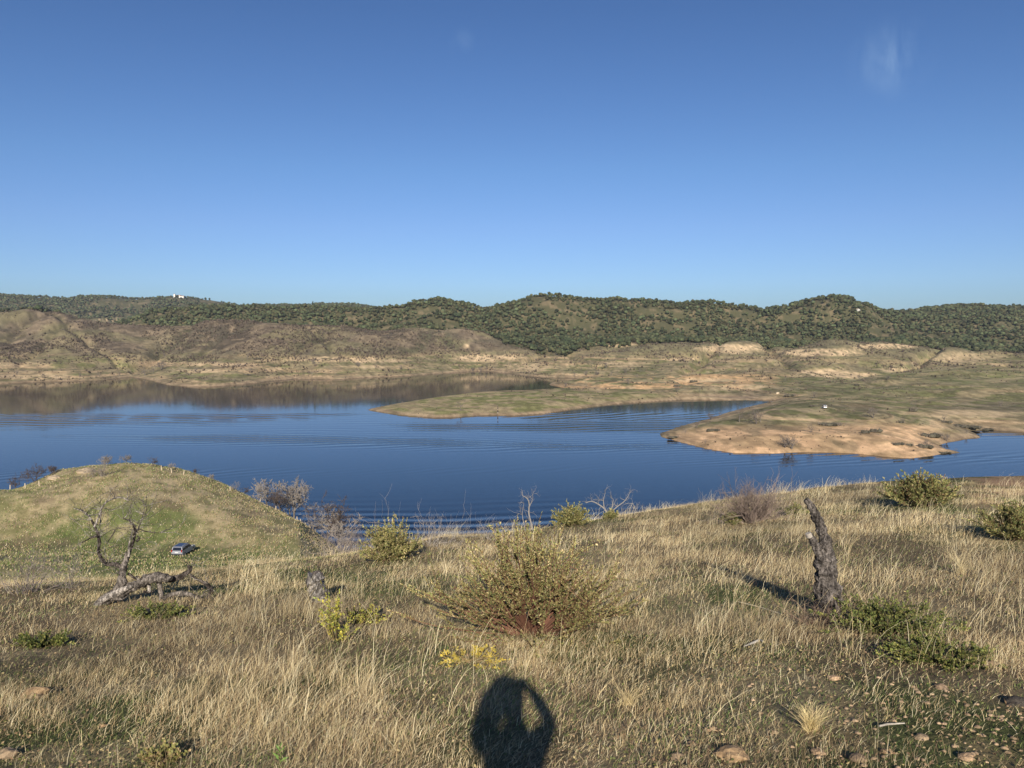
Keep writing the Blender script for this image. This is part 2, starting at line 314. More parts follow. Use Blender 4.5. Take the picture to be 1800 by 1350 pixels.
# sight-line horizon for culling what no one can see from near the camera
SLP = (GZ - CAMZ) / RR; RUN = np.maximum.accumulate(SLP, axis=0)
def seen(x, y, top):
    r = np.hypot(x, y); t = np.arctan2(x, y); i = np.clip(np.searchsorted(rr, r * .985) - 1, 0, nr - 1); j = np.clip(np.searchsorted(th, t), 0, ncol - 1)
    return (height(x, y) + top - CAMZ) / r > RUN[i, j]
def mixc(a, b, t): return a + (np.asarray(b) - a) * np.asarray(t)[..., None]
C_ = lambda *c: np.array(c, float)
def land_masks(x, y, z):
    u = np.clip(x / np.maximum(y, 1), -2, 2); px = u * FPX + 900
    forest = np.zeros(x.shape)
    edge = fbm(x * .012, y * .012, 3, 41) - .5
    foot = np.interp(px, [-300, 0, 60, 130, 160, 240, 300, 500, 700, 820, 900, 1000, 1100, 1300, 1500, 1600, 1700, 2100], [1110, 1110, 1090, 1120, 1260, 1170, 1120, 1130, 1120, 1120, 1060, 1030, 1040, 1050, 1050, 1060, 1040, 1040])
    forest = sst(-25, 25, y - foot + 60 * edge)
    return px, forest
TRAILS = [((455, 520, 590), (592, 622, 652)), ((300, 318, 345), (636, 648, 652)), ((1440, 1520, 1600, 1690), (678, 664, 656, 646)), ((1540, 1700, 1800), (684, 672, 664)), ((1320, 1370, 1440), (641, 625, 612)), ((560, 610, 660), (590, 606, 628)), ((1150, 1240, 1330), (620, 612, 622)), ((1650, 1740, 1800), (706, 714, 728))]
SCARS = [(560, 632, 60, 5, .8), (640, 633, 45, 5, .9), (690, 634, 30, 4, .6), (840, 630, 40, 7, .9), (890, 628, 28, 5, .8), (820, 608, 6, 4, .8), (930, 645, 40, 8, .6), (985, 598, 30, 6, .9), (1080, 602, 45, 8, 1), (1290, 612, 60, 9, .95), (1440, 620, 70, 8, 1), (1560, 608, 60, 5, .8), (1450, 655, 50, 8, .9), (1500, 660, 40, 5, .9), (1570, 650, 25, 4, .8), (1690, 630, 60, 12, .5), (200, 563, 26, 4, 1), (20, 640, 60, 5, .5), (60, 662, 80, 5, .6), (380, 640, 60, 4, .7), (360, 652, 50, 4, .7), (480, 633, 30, 4, .5), (1240, 668, 60, 4, .6), (1300, 680, 60, 5, .6), (1100, 640, 50, 4, .5), (1190, 632, 30, 3, .7), (640, 645, 60, 3, .5), (1700, 728, 110, 9, .55), (1620, 745, 60, 10, .5)]
def ground_colour(x, y, z):
    n1 = fbm(x * .02, y * .02, 4, 51); n2 = fbm(x * .11, y * .11, 4, 53); n3 = fbm(x * .5, y * .5, 3, 55)
    px, forest = land_masks(x, y, z)
    # far land
    low = 1 - sst(10, 26, z + 8 * (n1 - .5))
    brown = mixc(np.broadcast_to(C_(.215, .165, .108), x.shape + (3,)), (.135, .104, .072), sst(.42, .6, n2)); brown = mixc(brown, (.19, .17, .085), sst(.48, .60, n1) * .6)
    gul = np.clip(1 - 2 * np.abs(fbm(x * .0045 + 3, y * .0045, 3, 33) - .5) - .80, 0, 1) * 5; gul2 = np.clip(1 - 2 * np.abs(fbm(x * .008 + 7, y * .008, 3, 39) - .5) - .84, 0, 1) * 6
    vl = valleys(px, y); brown = mixc(brown, (.085, .085, .045), np.clip(vl * 1.6, 0, 1) * .8 * sst(.3, .45, n2))
    brown = mixc(brown, (.07, .056, .04), np.clip(gul, 0, 1) * .85 * sst(.3, .45, n2)); brown = mixc(brown, (.27, .21, .13), sst(.55, .66, fbm(x * .03, y * .018, 3, 34)) * .5)
    right = sst(850, 1050, px)
    brown = mixc(brown, (.20, .18, .095), right * .6)
    grass = mixc(np.broadcast_to(C_(.17, .165, .07), x.shape + (3,)), (.30, .24, .135), sst(.42, .58, n2))
    c = mixc(brown, grass, low)
    st = fbm(z * .55 + 1.5 * n1, x * .006 + y * .002, 3, 57)          # old water lines follow the contours
    st2 = fbm(z * 2.6 + 1.0 * n1, x * .012 + y * .003, 3, 59)
    tan = C_(.50, .35, .205)
    c = mixc(c, tan, low * sst(.51, .58, st) * .8 * sst(.36, .52, n1)); c = mixc(c, (.12, .105, .055), low * sst(.56, .66, st2) * .55)
    c = mixc(c, (.33, .26, .155), low * sst(.42, .30, st2) * .5)
    c = mixc(c, (.11, .10, .065), np.clip(gul2, 0, 1) * .55 * sst(.4, .5, n2) * (y > 420)); st3 = fbm(z * 5.5 + .8 * n1, x * .01, 2, 60); c = c * (1 + .35 * (st3 - .5) * low)[..., None]
    # bare banks near the water line
    bankm = (1 - sst(.8, 2.4, z + 2.0 * (n2 - .5)))
    c = mixc(c, (.34, .245, .155), bankm * .85)
    c = mixc(c, (.13, .095, .06), (1 - sst(.12, .42, z)) * .8)
    # orange eroded headland and strip
    om = sst(1130, 1260, px) * (1 - sst(1600, 1700, px)) * (1 - sst(352, 385, y + 40 * (n1 - .5))) * sst(.30, .42, n1 * .5 + n3 * .25 + .22)
    c = mixc(c, mixc(np.broadcast_to(C_(.60, .39, .22), x.shape + (3,)), (.40, .27, .15), sst(.45, .62, n2)), om * .95 * (y > 250))
    om2 = sst(955, 1010, px) * (1 - sst(1300, 1420, px)) * sst(590, 620, y) * (1 - sst(720, 760, y)) * sst(.45, .55, n2 * .6 + n1 * .4)
    c = mixc(c, (.58, .37, .19), om2 * .85)
    st4 = fbm(z * 3.2 + 1.2 * n1, x * .03 - y * .02, 3, 68); c = c * (1 + .75 * (st4 - .5) * low * (1 - sst(5, 9, z)))[..., None]; c = mixc(c, (.15, .13, .075), low * sst(.60, .68, fbm(x * .09, y * .05, 3, 69)) * .5)
    # green back of the spit
    gs = sst(.9, 1.6, z) * (1 - sst(560, 600, y)) * sst(390, 430, y) * (px > 640) * (1 - sst(1020, 1220, px))
    c = mixc(c, mixc(np.broadcast_to(C_(.20, .20, .075), x.shape + (3,)), (.34, .27, .15), sst(.44, .58, n2)), gs * .85)
    gm = sst(500, 560, y) * (1 - sst(820, 900, y)) * sst(1350, 1500, px) * sst(.40, .5, n1)
    c = mixc(c, (.165, .17, .07), gm * .35)
    # scars of pale earth at the foot of the woods
    py = 675 + FPX * np.tan(np.arctan2(CAMZ - z, np.maximum(y, 1)) - PITCH)
    scar = np.zeros(x.shape); sn = fbm(x * .05, y * .08 + z * .5, 4, 63); sn2 = fbm(x * .25, z * 1.2, 3, 64)
    for (sx, sy, sw, sh, a_) in SCARS: scar = np.maximum(scar, a_ * sst(1.25, .55, np.hypot((px - sx) / sw, (py - sy) / sh) + 1.3 * (sn - .5)))
    scar = scar * sst(.30, .46, sn2 * .6 + sn * .4) * (y > 400)
    c = mixc(c, (.60, .44, .26), np.clip(scar * 1.15, 0, 1))
    mot = fbm(x * .35, y * .16, 3, 66); c = c * (.80 + .40 * sst(.3, .7, mot))[..., None]
    for (tx, ty) in TRAILS:
        for k in range(len(tx) - 1):
            dx_, dy_ = tx[k + 1] - tx[k], ty[k + 1] - ty[k]; t_ = np.clip(((px - tx[k]) * dx_ + (py - ty[k]) * dy_) / (dx_ * dx_ + dy_ * dy_), 0, 1)
            c = mixc(c, (.40, .33, .20), sst(1.6, .5, np.hypot(px - tx[k] - t_ * dx_, (py - ty[k] - t_ * dy_))) * .42 * sst(.3, .55, n2) * (y > 450))
    fo = mixc(np.broadcast_to(C_(.095, .09, .045), x.shape + (3,)), (.19, .15, .085), sst(.52, .66, n2))
    c = mixc(c, fo, forest * (1 - .75 * np.clip(scar, 0, 1)))
    # knoll and the near hillside
    tuft = fbm(x * .55, y * .33, 3, 65); big = fbm(x * .05, y * .05, 3, 67)
    kn = mixc(np.broadcast_to(C_(.140, .158, .055), x.shape + (3,)), (.33, .28, .145), sst(.53, .68, tuft * .6 + big * .4))
    dry = sst(290, 400, px + 220 * (big - .5)) * sst(112, 128, y) + (1 - sst(0, 140, px + 260 * (big - .5))) * .7
    ridge = sst(3.2, 0.8, np.abs(layers_eval(KNOLL[4:5] + [(161, KNOLL[4][1], KNOLL[4][2])], x, y) - z)) * sst(120, 140, y)
    kn = mixc(kn, mixc(np.broadcast_to(C_(.42, .33, .19), x.shape + (3,)), (.24, .20, .10), sst(.45, .6, n3)), np.clip(dry * .72 + ridge * .9, 0, .92))
    kn = mixc(kn, (.32, .26, .18), (1 - sst(.3, 1.6, z)) * .8)
    nearm = 1 - sst(250, 260, y)
    kn = kn * (.78 + .44 * fbm(x * 1.1, y * .7, 3, 74))[..., None]; kn = mixc(kn, (.16, .12, .075), sst(.6, .7, fbm(x * .16, y * .12, 3, 76)) * .6)
    c = mixc(c, kn, nearm)
    # ground under the grass at our feet
    nn = fbm(x * 1.3, y * 1.3, 4, 71)
    nc = mixc(np.broadcast_to(C_(.165, .125, .072), x.shape + (3,)), (.085, .095, .035), sst(.48, .6, fbm(x * .35, y * .35, 3, 73)))
    nc = mixc(nc, (.31, .24, .135), sst(.46, .62, nn) * .7)
    earth = sst(0, 1.2, 1.9 - np.hypot((x - 3.2) / 1.3, (y - 3.3) / .9)) * sst(.35, .5, nn)
    nc = mixc(nc, (.33, .225, .125), earth * .85)
    r = np.hypot(x, y); path = sst(1680, 1760, px) * sst(17, 20, r); nc = mixc(nc, (.36, .22, .13), path * sst(.3, .5, nn) * .9)
    c = mixc(nc, c, sst(24, 45, r))
    return np.clip(c, .01, .8)
GC = ground_colour(GX, GY, GZ)
V = np.stack([GX, GY, GZ], -1).reshape(-1, 3)
ii = np.arange(nr - 1)[:, None] * ncol; jj = np.arange(ncol - 1)[None]
F = np.stack([ii + jj, ii + ncol + jj, ii + ncol + jj + 1, ii + jj + 1], -1).reshape(-1, 4)[:, ::-1]
m_ground = material('ground', 1.0, None, noise=[(.35, .16), (2.5, .22), (18.0, .3)], bump=(9.0, .03), spec=.1)
g = mk('ground', V, [F], m_ground, None, GC.reshape(-1, 3), True); tag(g, kind='structure')
# ------------------------------------------------------------------ water
def water_mat():
    m = bpy.data.materials.new('lake water'); m.use_nodes = True; t = m.node_tree; n = t.nodes.new; l = t.links.new
    p = t.nodes['Principled BSDF']; p.inputs['Base Color'].default_value = (.003, .006, .010, 1); p.inputs['Roughness'].default_value = .06; p.inputs['IOR'].default_value = 1.333
    ge = n('ShaderNodeNewGeometry'); sx = n('ShaderNodeSeparateXYZ'); l(ge.outputs['Position'], sx.inputs[0])
    def M(op, a, b=None, c=None):
        q = n('ShaderNodeMath'); q.operation = op
        for i, v in enumerate([a, b, c]):
            if v is None: continue
            if isinstance(v, (int, float)): q.inputs[i].default_value = v
            else: l(v, q.inputs[i])
        return q.outputs[0]
    def noise(scale, stretch=(1, 1, 1), det=2):
        mp = n('ShaderNodeMapping'); mp.inputs['Scale'].default_value = stretch; l(ge.outputs['Position'], mp.inputs[0])
        q = n('ShaderNodeTexNoise'); q.inputs['Scale'].default_value = scale; q.inputs['Detail'].default_value = det; l(mp.outputs[0], q.inputs[0]); return q
    X, Y = sx.outputs[0], sx.outputs[1]
    gx, gy = 0.0, 0.0
    def band(v, lo, hi, soft):      # smooth window
        a = n('ShaderNodeMapRange'); a.interpolation_type = 'SMOOTHSTEP'; l(v, a.inputs[0]); a.inputs[1].default_value = lo - soft; a.inputs[2].default_value = lo + soft
        b = n('ShaderNodeMapRange'); b.interpolation_type = 'SMOOTHSTEP'; l(v, b.inputs[0]); b.inputs[1].default_value = hi + soft; b.inputs[2].default_value = hi - soft
        return M('MULTIPLY', a.outputs[0], b.outputs[0])
    wob = M('MULTIPLY', M('SUBTRACT', noise(.012, (1, 1.2, 1), 2).outputs[0], .5), 22.0)
    pat = n('ShaderNodeMapRange'); l(noise(.009, (.6, 2.2, 1), 3).outputs[0], pat.inputs[0]); pat.inputs[1].default_value = .38; pat.inputs[2].default_value = .58; pat.inputs[3].default_value = .1
    sums = [None, None]
    # (ring centre x, y, wavelength, slope amplitude, window on Y + tilt*X)
    for (cx, cy, lam, amp, lo, hi, soft, tilt) in WAVES:
        dx = M('SUBTRACT', X, cx); dy = M('SUBTRACT', Y, cy)
        d = M('SQRT', M('ADD', M('MULTIPLY', dx, dx), M('MULTIPLY', dy, dy)))
        ph = M('MULTIPLY', M('ADD', d, wob), 2 * math.pi / lam)
        c = M('COSINE', ph)
        wv = band(M('ADD', Y, M('MULTIPLY', X, tilt)), lo, hi, soft)
        a = M('MULTIPLY', M('MULTIPLY', c, amp), M('MULTIPLY', wv, pat.outputs[0]))
        for k, q in enumerate((dx, dy)):
            v = M('MULTIPLY', a, M('DIVIDE', q, d)); sums[k] = v if sums[k] is None else M('ADD', sums[k], v)
    nz = noise(.7, (1, 1.6, 1), 3); sc3 = n('ShaderNodeSeparateColor'); l(nz.outputs['Color'], sc3.inputs[0])
    calm = n('ShaderNodeMapRange'); l(Y, calm.inputs[0]); calm.inputs[1].default_value = 380; calm.inputs[2].default_value = 520; calm.inputs[3].default_value = .016; calm.inputs[4].default_value = .006
    for k in range(2): sums[k] = M('ADD', sums[k], M('MULTIPLY', M('SUBTRACT', sc3.outputs[k], .5), M('MULTIPLY', calm.outputs[0], M('ADD', M('MULTIPLY', pat.outputs[0], 1.8), .25))))
    cb = n('ShaderNodeCombineXYZ'); l(M('MULTIPLY', sums[0], -1.0), cb.inputs[0]); l(M('MULTIPLY', sums[1], -1.0), cb.inputs[1]); cb.inputs[2].default_value = 1
    nv = n('ShaderNodeVectorMath'); nv.operation = 'NORMALIZE'; l(cb.outputs[0], nv.inputs[0]); l(nv.outputs[0], p.inputs['Normal'])
    return m
WAVES = [(-60, 900, 6.6, .075, 150, 216, 16, 0.0), (-250, 1500, 6.0, .036, 316, 352, 16, .12), (-60, 1700, 8.0, .038, 372, 424, 22, 0.10), (500, -700, 5.5, .028, 268, 284, 8, -.10), (-420, 1200, 9.0, .05, 424, 452, 10, 0.0)]
wm = water_mat()
xs = np.linspace(-1600, 1600, 41); ys = np.linspace(60, 1500, 31); WX, WY = np.meshgrid(xs, ys)
i = np.arange(30)[:, None] * 41; j = np.arange(40)[None]
wf = np.stack([i + j, i + j + 1, i + 41 + j + 1, i + 41 + j], -1).reshape(-1, 4)
wt = mk('lake_water', np.stack([WX, WY, 0 * WX], -1), [wf], wm); tag(wt, kind='structure')
# ------------------------------------------------------------------ vegetation builders
def ico(sub):
    import bmesh
    bm = bmesh.new(); bmesh.ops.create_icosphere(bm, subdivisions=sub, radius=1)
    v = np.array([x.co[:] for x in bm.verts]); f = np.array([[q.index for q in p.verts] for p in bm.faces]); bm.free(); return v, f
ICO1, ICO2, ICO3 = ico(1), ico(2), ico(3)
def lump(G, c, r, ic, seed, col, amp=.35, fr=1.6):
    v, f = ic; k = 1 + amp * 2 * (fbm(v[:, 0] * fr + seed * 1.7 + v[:, 2] * .9, v[:, 1] * fr + v[:, 2] * fr + seed * .6, 3, seed % 13) - .5)
    V = v * k[:, None] * np.array(r) + np.array(c)
    cc = np.array(col) * (1 + .45 * (vn(v[:, 0] * 3 + seed, v[:, 1] * 3 + v[:, 2] * 2, 4) - .5))[:, None]
    G.add(V, [f], cc)
def blades(P, h, lean, w, col, lev=3, name='grass', mat=None, parent=None):
    n = len(P); a = rng.random(n) * math.pi; wd = np.stack([np.cos(a), np.sin(a) * .6, 0 * a], 1) * (w / 2)[:, None]
    ts = np.linspace(0, 1, lev + 1); Vs = []; Cs = []
    for t in ts[:-1]:
        c = P + np.stack([lean[:, 0] * t ** 1.8, lean[:, 1] * t ** 1.8, h * t * (1 - .18 * t * np.hypot(lean[:, 0], lean[:, 1]) / (h + .01))], 1); ww = wd * (1 - .55 * t)
        Vs += [c - ww, c + ww]; Cs += [col, col]
    Vs.append(P + np.stack([lean[:, 0], lean[:, 1], h * .82], 1)); Cs.append(col)
    m = 2 * lev + 1; V = np.stack(Vs, 1).reshape(-1, 3); Cc = np.stack(Cs, 1).reshape(-1, 3)
    b = np.arange(n)[:, None] * m; q = [b + np.array([[2 * i, 2 * i + 1, 2 * i + 3, 2 * i + 2]]) for i in range(lev - 1)]
    tr = b + np.array([[2 * lev - 2, 2 * lev - 1, 2 * lev]])
    return mk(name, V, ([np.concatenate(q)] if q else []) + [tr], mat, parent, Cc)
def leaf_geo(P, D, s, wr, col, fold=.25):
    """diamond leaves: base P, direction D (unit), length s"""
    n = len(P); rv = rng.normal(size=(n, 3)); S = np.cross(D, rv); S /= np.linalg.norm(S, axis=1)[:, None] + 1e-9; U = np.cross(S, D)
    s = s[:, None]; A = P; T = P + D * s; Lf = P + D * s * .5 + S * s * wr * .5 + U * s * fold * .3; Rt = P + D * s * .5 - S * s * wr * .5 + U * s * fold * .3
    V = np.stack([A, Rt, T, Lf], 1).reshape(-1, 3); F = np.arange(n * 4).reshape(-1, 4); return V, F, np.repeat(col, 4, axis=0)
m_leaf = material('shrub leaves', .55, None, trans=.18, spec=.25)
m_grass = material('dry grass blades', .7, None, trans=.22, spec=.2)
m_wood = material('weathered grey wood', .95, None, noise=[(9, .35), (60, .35)], bump=(70.0, .006), spec=.1)
m_bark = material('rough fissured bark', .95, None, noise=[(10, .35), (42, .55, (1, 1, .35)), (85, .3)], bump=(38.0, .03), spec=.1, sharp=True)
m_twig = material('bare grey twigs', .9, None, spec=.1)
m_oak = material('holm oak foliage', .8, None, noise=[(.9, .35)], bump=(1.4, .5), spec=.15)
m_rock = material('tan stone', .95, None, noise=[(14, .3), (50, .25)], bump=(30.0, .012), spec=.15)
def pal(n, cols, wts):
    c = np.array(cols, float)[rng.choice(len(cols), n, p=np.array(wts) / sum(wts))]; return c * rng.uniform(.75, 1.25, (n, 1))
def shrub(name, loc, wid, hgt, nst, nlf, ls, cols, wts, stemcol, label, cat='shrub', group=None, flat=0.0, wr=.35, seed=1, tilt=(0, 0), stem_r=.004, dense=.25, deep=.75, spires=0):
    """many arching stems from one root with small leaves all along them"""
    r_ = np.random.default_rng(seed); root = empty(name, loc); tag(root, label, cat, group)
    G = Geo(); LP = []; LD = []
    for k in range(nst):
        a = r_.random() * 2 * math.pi; e = r_.random() ** (.75 + flat); sp_ = k < spires; e = r_.uniform(.05, .45) if sp_ else e     # 0 upright .. 1 sideways
        if flat: e = 1 - (1 - e) * (1 - flat)
        R_ = wid / 2 * (.62 + .5 * r_.random()) * e; Hh = hgt * (r_.uniform(.95, 1.18) if sp_ else .5 + .45 * r_.random()) * math.sqrt(max(.03, 1 - e * e * .93))
        b = np.array([math.cos(a), math.sin(a) * deep, 0]) * wid * .06 * r_.random()
        ts = np.linspace(0, 1, 7); wob = r_.normal(size=(7, 3)) * .009 * wid * ts[:, None]
        P = b + np.stack([math.cos(a) * R_ * ts ** .85 + tilt[0] * ts, math.sin(a) * deep * R_ * ts ** .85 + tilt[1] * ts, Hh * ts ** (1.0 if e < .5 else 1.25)], 1) + wob
        P[:, 2] = np.maximum(P[:, 2], .012)
        G.tube(P, np.linspace(stem_r, stem_r * .35, 7), 3, stemcol, cap=False)
        stems = [P]
        for j in range(3):            # side shoots
            i = r_.integers(2, 6); d = P[min(i + 1, 6)] - P[i]; d = d / (np.linalg.norm(d) + 1e-9) + r_.normal(size=3) * .55; d[2] = abs(d[2]) * .8 + .15
            d /= np.linalg.norm(d); ln = hgt * r_.uniform(.15, .38)
            Q = P[i] + np.outer(np.linspace(0, 1, 4) * ln, d); G.tube(Q, np.linspace(stem_r * .5, stem_r * .25, 4), 3, stemcol, cap=False); stems.append(Q)
        for si, S in enumerate(stems):
            m = int(nlf * (1 if si == 0 else .45)); t = dense + (1 - dense) * r_.random(m) if si == 0 else r_.random(m)
            x = t * (len(S) - 1); i = np.minimum(x.astype(int), len(S) - 2); f = (x - i)[:, None]
            p = S[i] * (1 - f) + S[i + 1] * f; d = S[i + 1] - S[i]; d = d / (np.linalg.norm(d, axis=1)[:, None] + 1e-9) * .75 + r_.normal(size=(m, 3)) * .5
            d[:, 2] += .15; LP.append(p); LD.append(d / np.linalg.norm(d, axis=1)[:, None])
    LP = np.concatenate(LP); LD = np.concatenate(LD); n = len(LP)
    hz = np.clip(LP[:, 2] / hgt, 0, 1)[:, None]; c = pal(n, cols, wts); c = c * np.clip(.42 + .95 * np.maximum(LP[:, 2] / hgt, np.hypot(LP[:, 0], LP[:, 1]) / (wid * .5)), .42, 1.25)[:, None]; patch = vn(LP[:, 0] * 6 / wid * 1.5 + seed, LP[:, 1] * 6 / wid + LP[:, 2] * 5 / hgt, 3)[:, None]  # painted shade: leaf colour darker low inside the bush, brighter at the outer tips
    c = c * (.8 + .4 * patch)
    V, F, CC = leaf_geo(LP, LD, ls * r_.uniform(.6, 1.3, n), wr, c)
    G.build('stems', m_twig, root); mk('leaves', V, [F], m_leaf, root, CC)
    return root
RMIN = [0.0]
def branchy(G, p, d, ln, r, lev, r_, col, spread=.6, up=.25, nb=3, sides=4, wig=.12, thin=.02):
    n = 5; r = max(r, RMIN[0]); pts = [p]; q = p.copy(); dd = d.copy()
    for i in range(n - 1):
        dd = dd + r_.normal(size=3) * wig * 2; dd[2] += up * .12; dd /= np.linalg.norm(dd); q = q + dd * ln / (n - 1); pts.append(q)
    pts = np.array(pts); G.tube(pts, np.linspace(r, r * .55, n), sides if r > thin else 3, col, cap=False)
    if lev <= 0: return
    for k in range(nb):
        i = r_.integers(1, n); v = dd + r_.normal(size=3) * spread; v[2] += up; v /= np.linalg.norm(v)
        branchy(G, pts[i] if k else pts[-1], v, ln * r_.uniform(.5, .8), r * .55, lev - 1, r_, col, spread, up, nb, sides, wig, thin)
def bare_tree(name, loc, h, seed, col, lev=4, trunk=.28, multi=1, spread=.65, up=.3, rr_=.03, nb=3, parent_only=False):
    r_ = np.random.default_rng(seed); root = empty(name, loc); T = Geo(); B = Geo()
    for k in range(multi):
        d = np.array([r_.normal() * .15 * (multi > 1) * 2.5, r_.normal() * .15 * (multi > 1) * 2.5, 1.0]); d /= np.linalg.norm(d)
        pts = np.array([np.zeros(3) - d * .1 * h, d * h * trunk * .5 + r_.normal(size=3) * .02 * h, d * h * trunk]); pts[0][2] = -.08 * h
        T.tube(pts, np.array([rr_ * 1.3, rr_, rr_ * .8]) * h, 6, col)
        for j in range(nb + 1):
            v = d + r_.normal(size=3) * spread; v[2] = abs(v[2]) * .7 + up; v /= np.linalg.norm(v)
            branchy(B, pts[-1], v, h * .36, rr_ * .5 * h, lev - 1, r_, np.array(col) * 1.1, spread, up, nb, 4)
    T.build('trunk', m_twig, root); B.build('branches', m_twig, root)
    return root
def dup(root, loc, rz, s=1.0):
    r = root.copy(); COL.objects.link(r); r.location = loc; r.rotation_euler = (0, 0, rz); r.scale = (s, s, s)
    for ch in list(root.children):
        c = ch.copy(); COL.objects.link(c); c.parent = r
        for g_ in ch.children:
            d = g_.copy(); COL.objects.link(d); d.parent = c
    return r
# ------------------------------------------------------------------ holm oak woods on the hills
def oak_template(seed, detail):
    r_ = np.random.default_rng(seed); T = Geo(); K = Geo(); gcol = np.array((.046, .055, .026)) * r_.uniform(.62, 1.5) * np.array([1 + .35 * (r_.random() - .3), 1, 1])
    T.tube(np.array([(0, 0, -.8), (.1, 0, .8), (.2, .1, 2.0)]), [.32, .25, .2], 5, (.08, .065, .05))
    n = 7 if detail else 3
    for k in range(n):
        a = r_.random() * 6.28; q = r_.random() ** .5 * 1.9 * (k > 0); R1 = r_.uniform(1.1, 1.9) if k else 2.2
        lump(K, (math.cos(a) * q, math.sin(a) * q, 2.4 + r_.uniform(-.4, 1.1) + (k == 0) * .4), (R1, R1, R1 * .75), ICO2 if detail else ICO1, seed * 10 + k, gcol * r_.uniform(.8, 1.3), .4, 2.2)
    return T, K
OAKS = [oak_template(i + 1, False) for i in range(10)]
def scatter_seen(nn, ylo, yhi, umax, prob, top):
    Y = ylo + (yhi - ylo) * rng.random(nn); u = rng.uniform(-umax, umax, nn); x = u * Y; k = prob(x, Y); s_ = rng.random(nn) < k * Y / yhi
    x, Y = x[s_], Y[s_]; v = seen(x, Y, top); return x[v], Y[v]
def p_forest(x, y):
    z = height(x, y); px, fo = land_masks(x, y, z); gaps = sst(.64, .55, fbm(x * .022, y * .022, 3, 81)) * .85 + .10
    return fo * gaps * (z > 12)
fx, fy = scatter_seen(170000, 1000, 2050, .74, p_forest, 5.5)
# thin out trees that would stand inside one another
key = np.round(fx / 5.4).astype(int) * 100000 + np.round(fy / 5.4).astype(int); _, ix = np.unique(key, return_index=True); fx, fy = fx[ix], fy[ix]
fz = height(fx, fy); order = np.argsort(fy); fx, fy, fz = fx[order], fy[order], fz[order]
fs = (.75 + 1.0 * rng.random(len(fx)) ** 1.6) * (1 + .2 * (vn(fx * .02, fy * .02, 3) - .5)); inframe = np.abs(fx / fy) < .66
NI = 280; cand = np.where(inframe)[0]; big = fs[cand] / fy[cand]; ind = cand[np.argsort(-big)[:NI]]; msk = np.ones(len(fx), bool); msk[ind] = False
def merge_templates(templates, X, Y, Z, S, name, mat, part=1, dz=0.0, colvar=.42, flat=1.0):
    Vs = []; Fs = []; Cs = []; off = 0
    for ti, tp in enumerate(templates):
        K = tp[part] if isinstance(tp, tuple) else tp
        V = np.concatenate(K.V); Cc = np.concatenate(K.C); Fd = {k: np.concatenate(v) for k, v in K.F.items()}
        sel = np.where(np.arange(len(X)) % len(templates) == ti)[0]
        if not len(sel): continue
        a = rng.random(len(sel)) * 6.28; ca, sa = np.cos(a)[:, None], np.sin(a)[:, None]; s_ = S[sel][:, None]
        vx = (V[:, 0] * ca - V[:, 1] * sa) * s_ + X[sel][:, None]; vy = (V[:, 0] * sa + V[:, 1] * ca) * s_ + Y[sel][:, None]; vz = V[:, 2] * s_ * flat + Z[sel][:, None] + dz
        Vs.append(np.stack([vx, vy, vz], -1).reshape(-1, 3)); cv = (1 + colvar * (rng.random((len(sel), 1, 1)) - .5) * 2)
        Cs.append((Cc[None] * cv).reshape(-1, 3))
        for k, f in Fd.items(): Fs.append((f[None] + (np.arange(len(sel)) * len(V))[:, None, None] + off).reshape(-1, k))
        off += len(V) * len(sel)
    d = {}
    for f in Fs: d.setdefault(f.shape[1], []).append(f)
    return mk(name, np.concatenate(Vs), [np.concatenate(v) for v in d.values()], mat, None, np.concatenate(Cs), True)
print('forest trees', len(fx), 'stuff', msk.sum())
wood = merge_templates(OAKS, fx[msk], fy[msk], fz[msk] - .5, fs[msk], 'oak_wood', m_oak)
tag(wood, 'dense dark green holm oak wood covering the far hills', 'woodland', kind='stuff')
protos = []
for i in range(6):
    T, K = oak_template(40 + i, True); r = empty('holm_oak', (0, 0, 0)); T.build('trunk', m_twig, r); K.build('crown', m_oak, r, True); protos.append(r)
used = set()
for n_, i in enumerate(ind):
    pr = protos[n_ % 6]; loc = (fx[i], fy[i], fz[i] - .3); rz = rng.random() * 6.28
    if n_ < 6: o = pr; o.location = loc; o.rotation_euler = (0, 0, rz); o.scale = (fs[i],) * 3
    else: o = dup(pr, loc, rz, fs[i])
    px = 900 + fx[i] / fy[i] * FPX
    lab = 'dark green holm oak on the wooded hills above the brown slopes on the left' if px < 600 else ('dark green holm oak on the wooded middle hills behind the inlet' if px < 1150 else 'dark green holm oak on the wooded hills above the green pasture on the right')
    tag(o, lab, 'tree', 'holm oaks on the wooded hills')
# far ridge woods, kilometres away
def p_ridge(x, y): return sst(.35, .5, fbm(x * .006, y * .006, 3, 83)) * .9 + .1
rx, ry = scatter_seen(22000, 2300, 3000, .72, p_ridge, 5)
wd2 = merge_templates(OAKS, rx, ry, height(rx, ry) - .5, rng.uniform(1.2, 2.2, len(rx)), 'distant_wood', m_oak)
tag(wd2, 'bluish green woodland on the most distant ridge', 'woodland', kind='stuff')
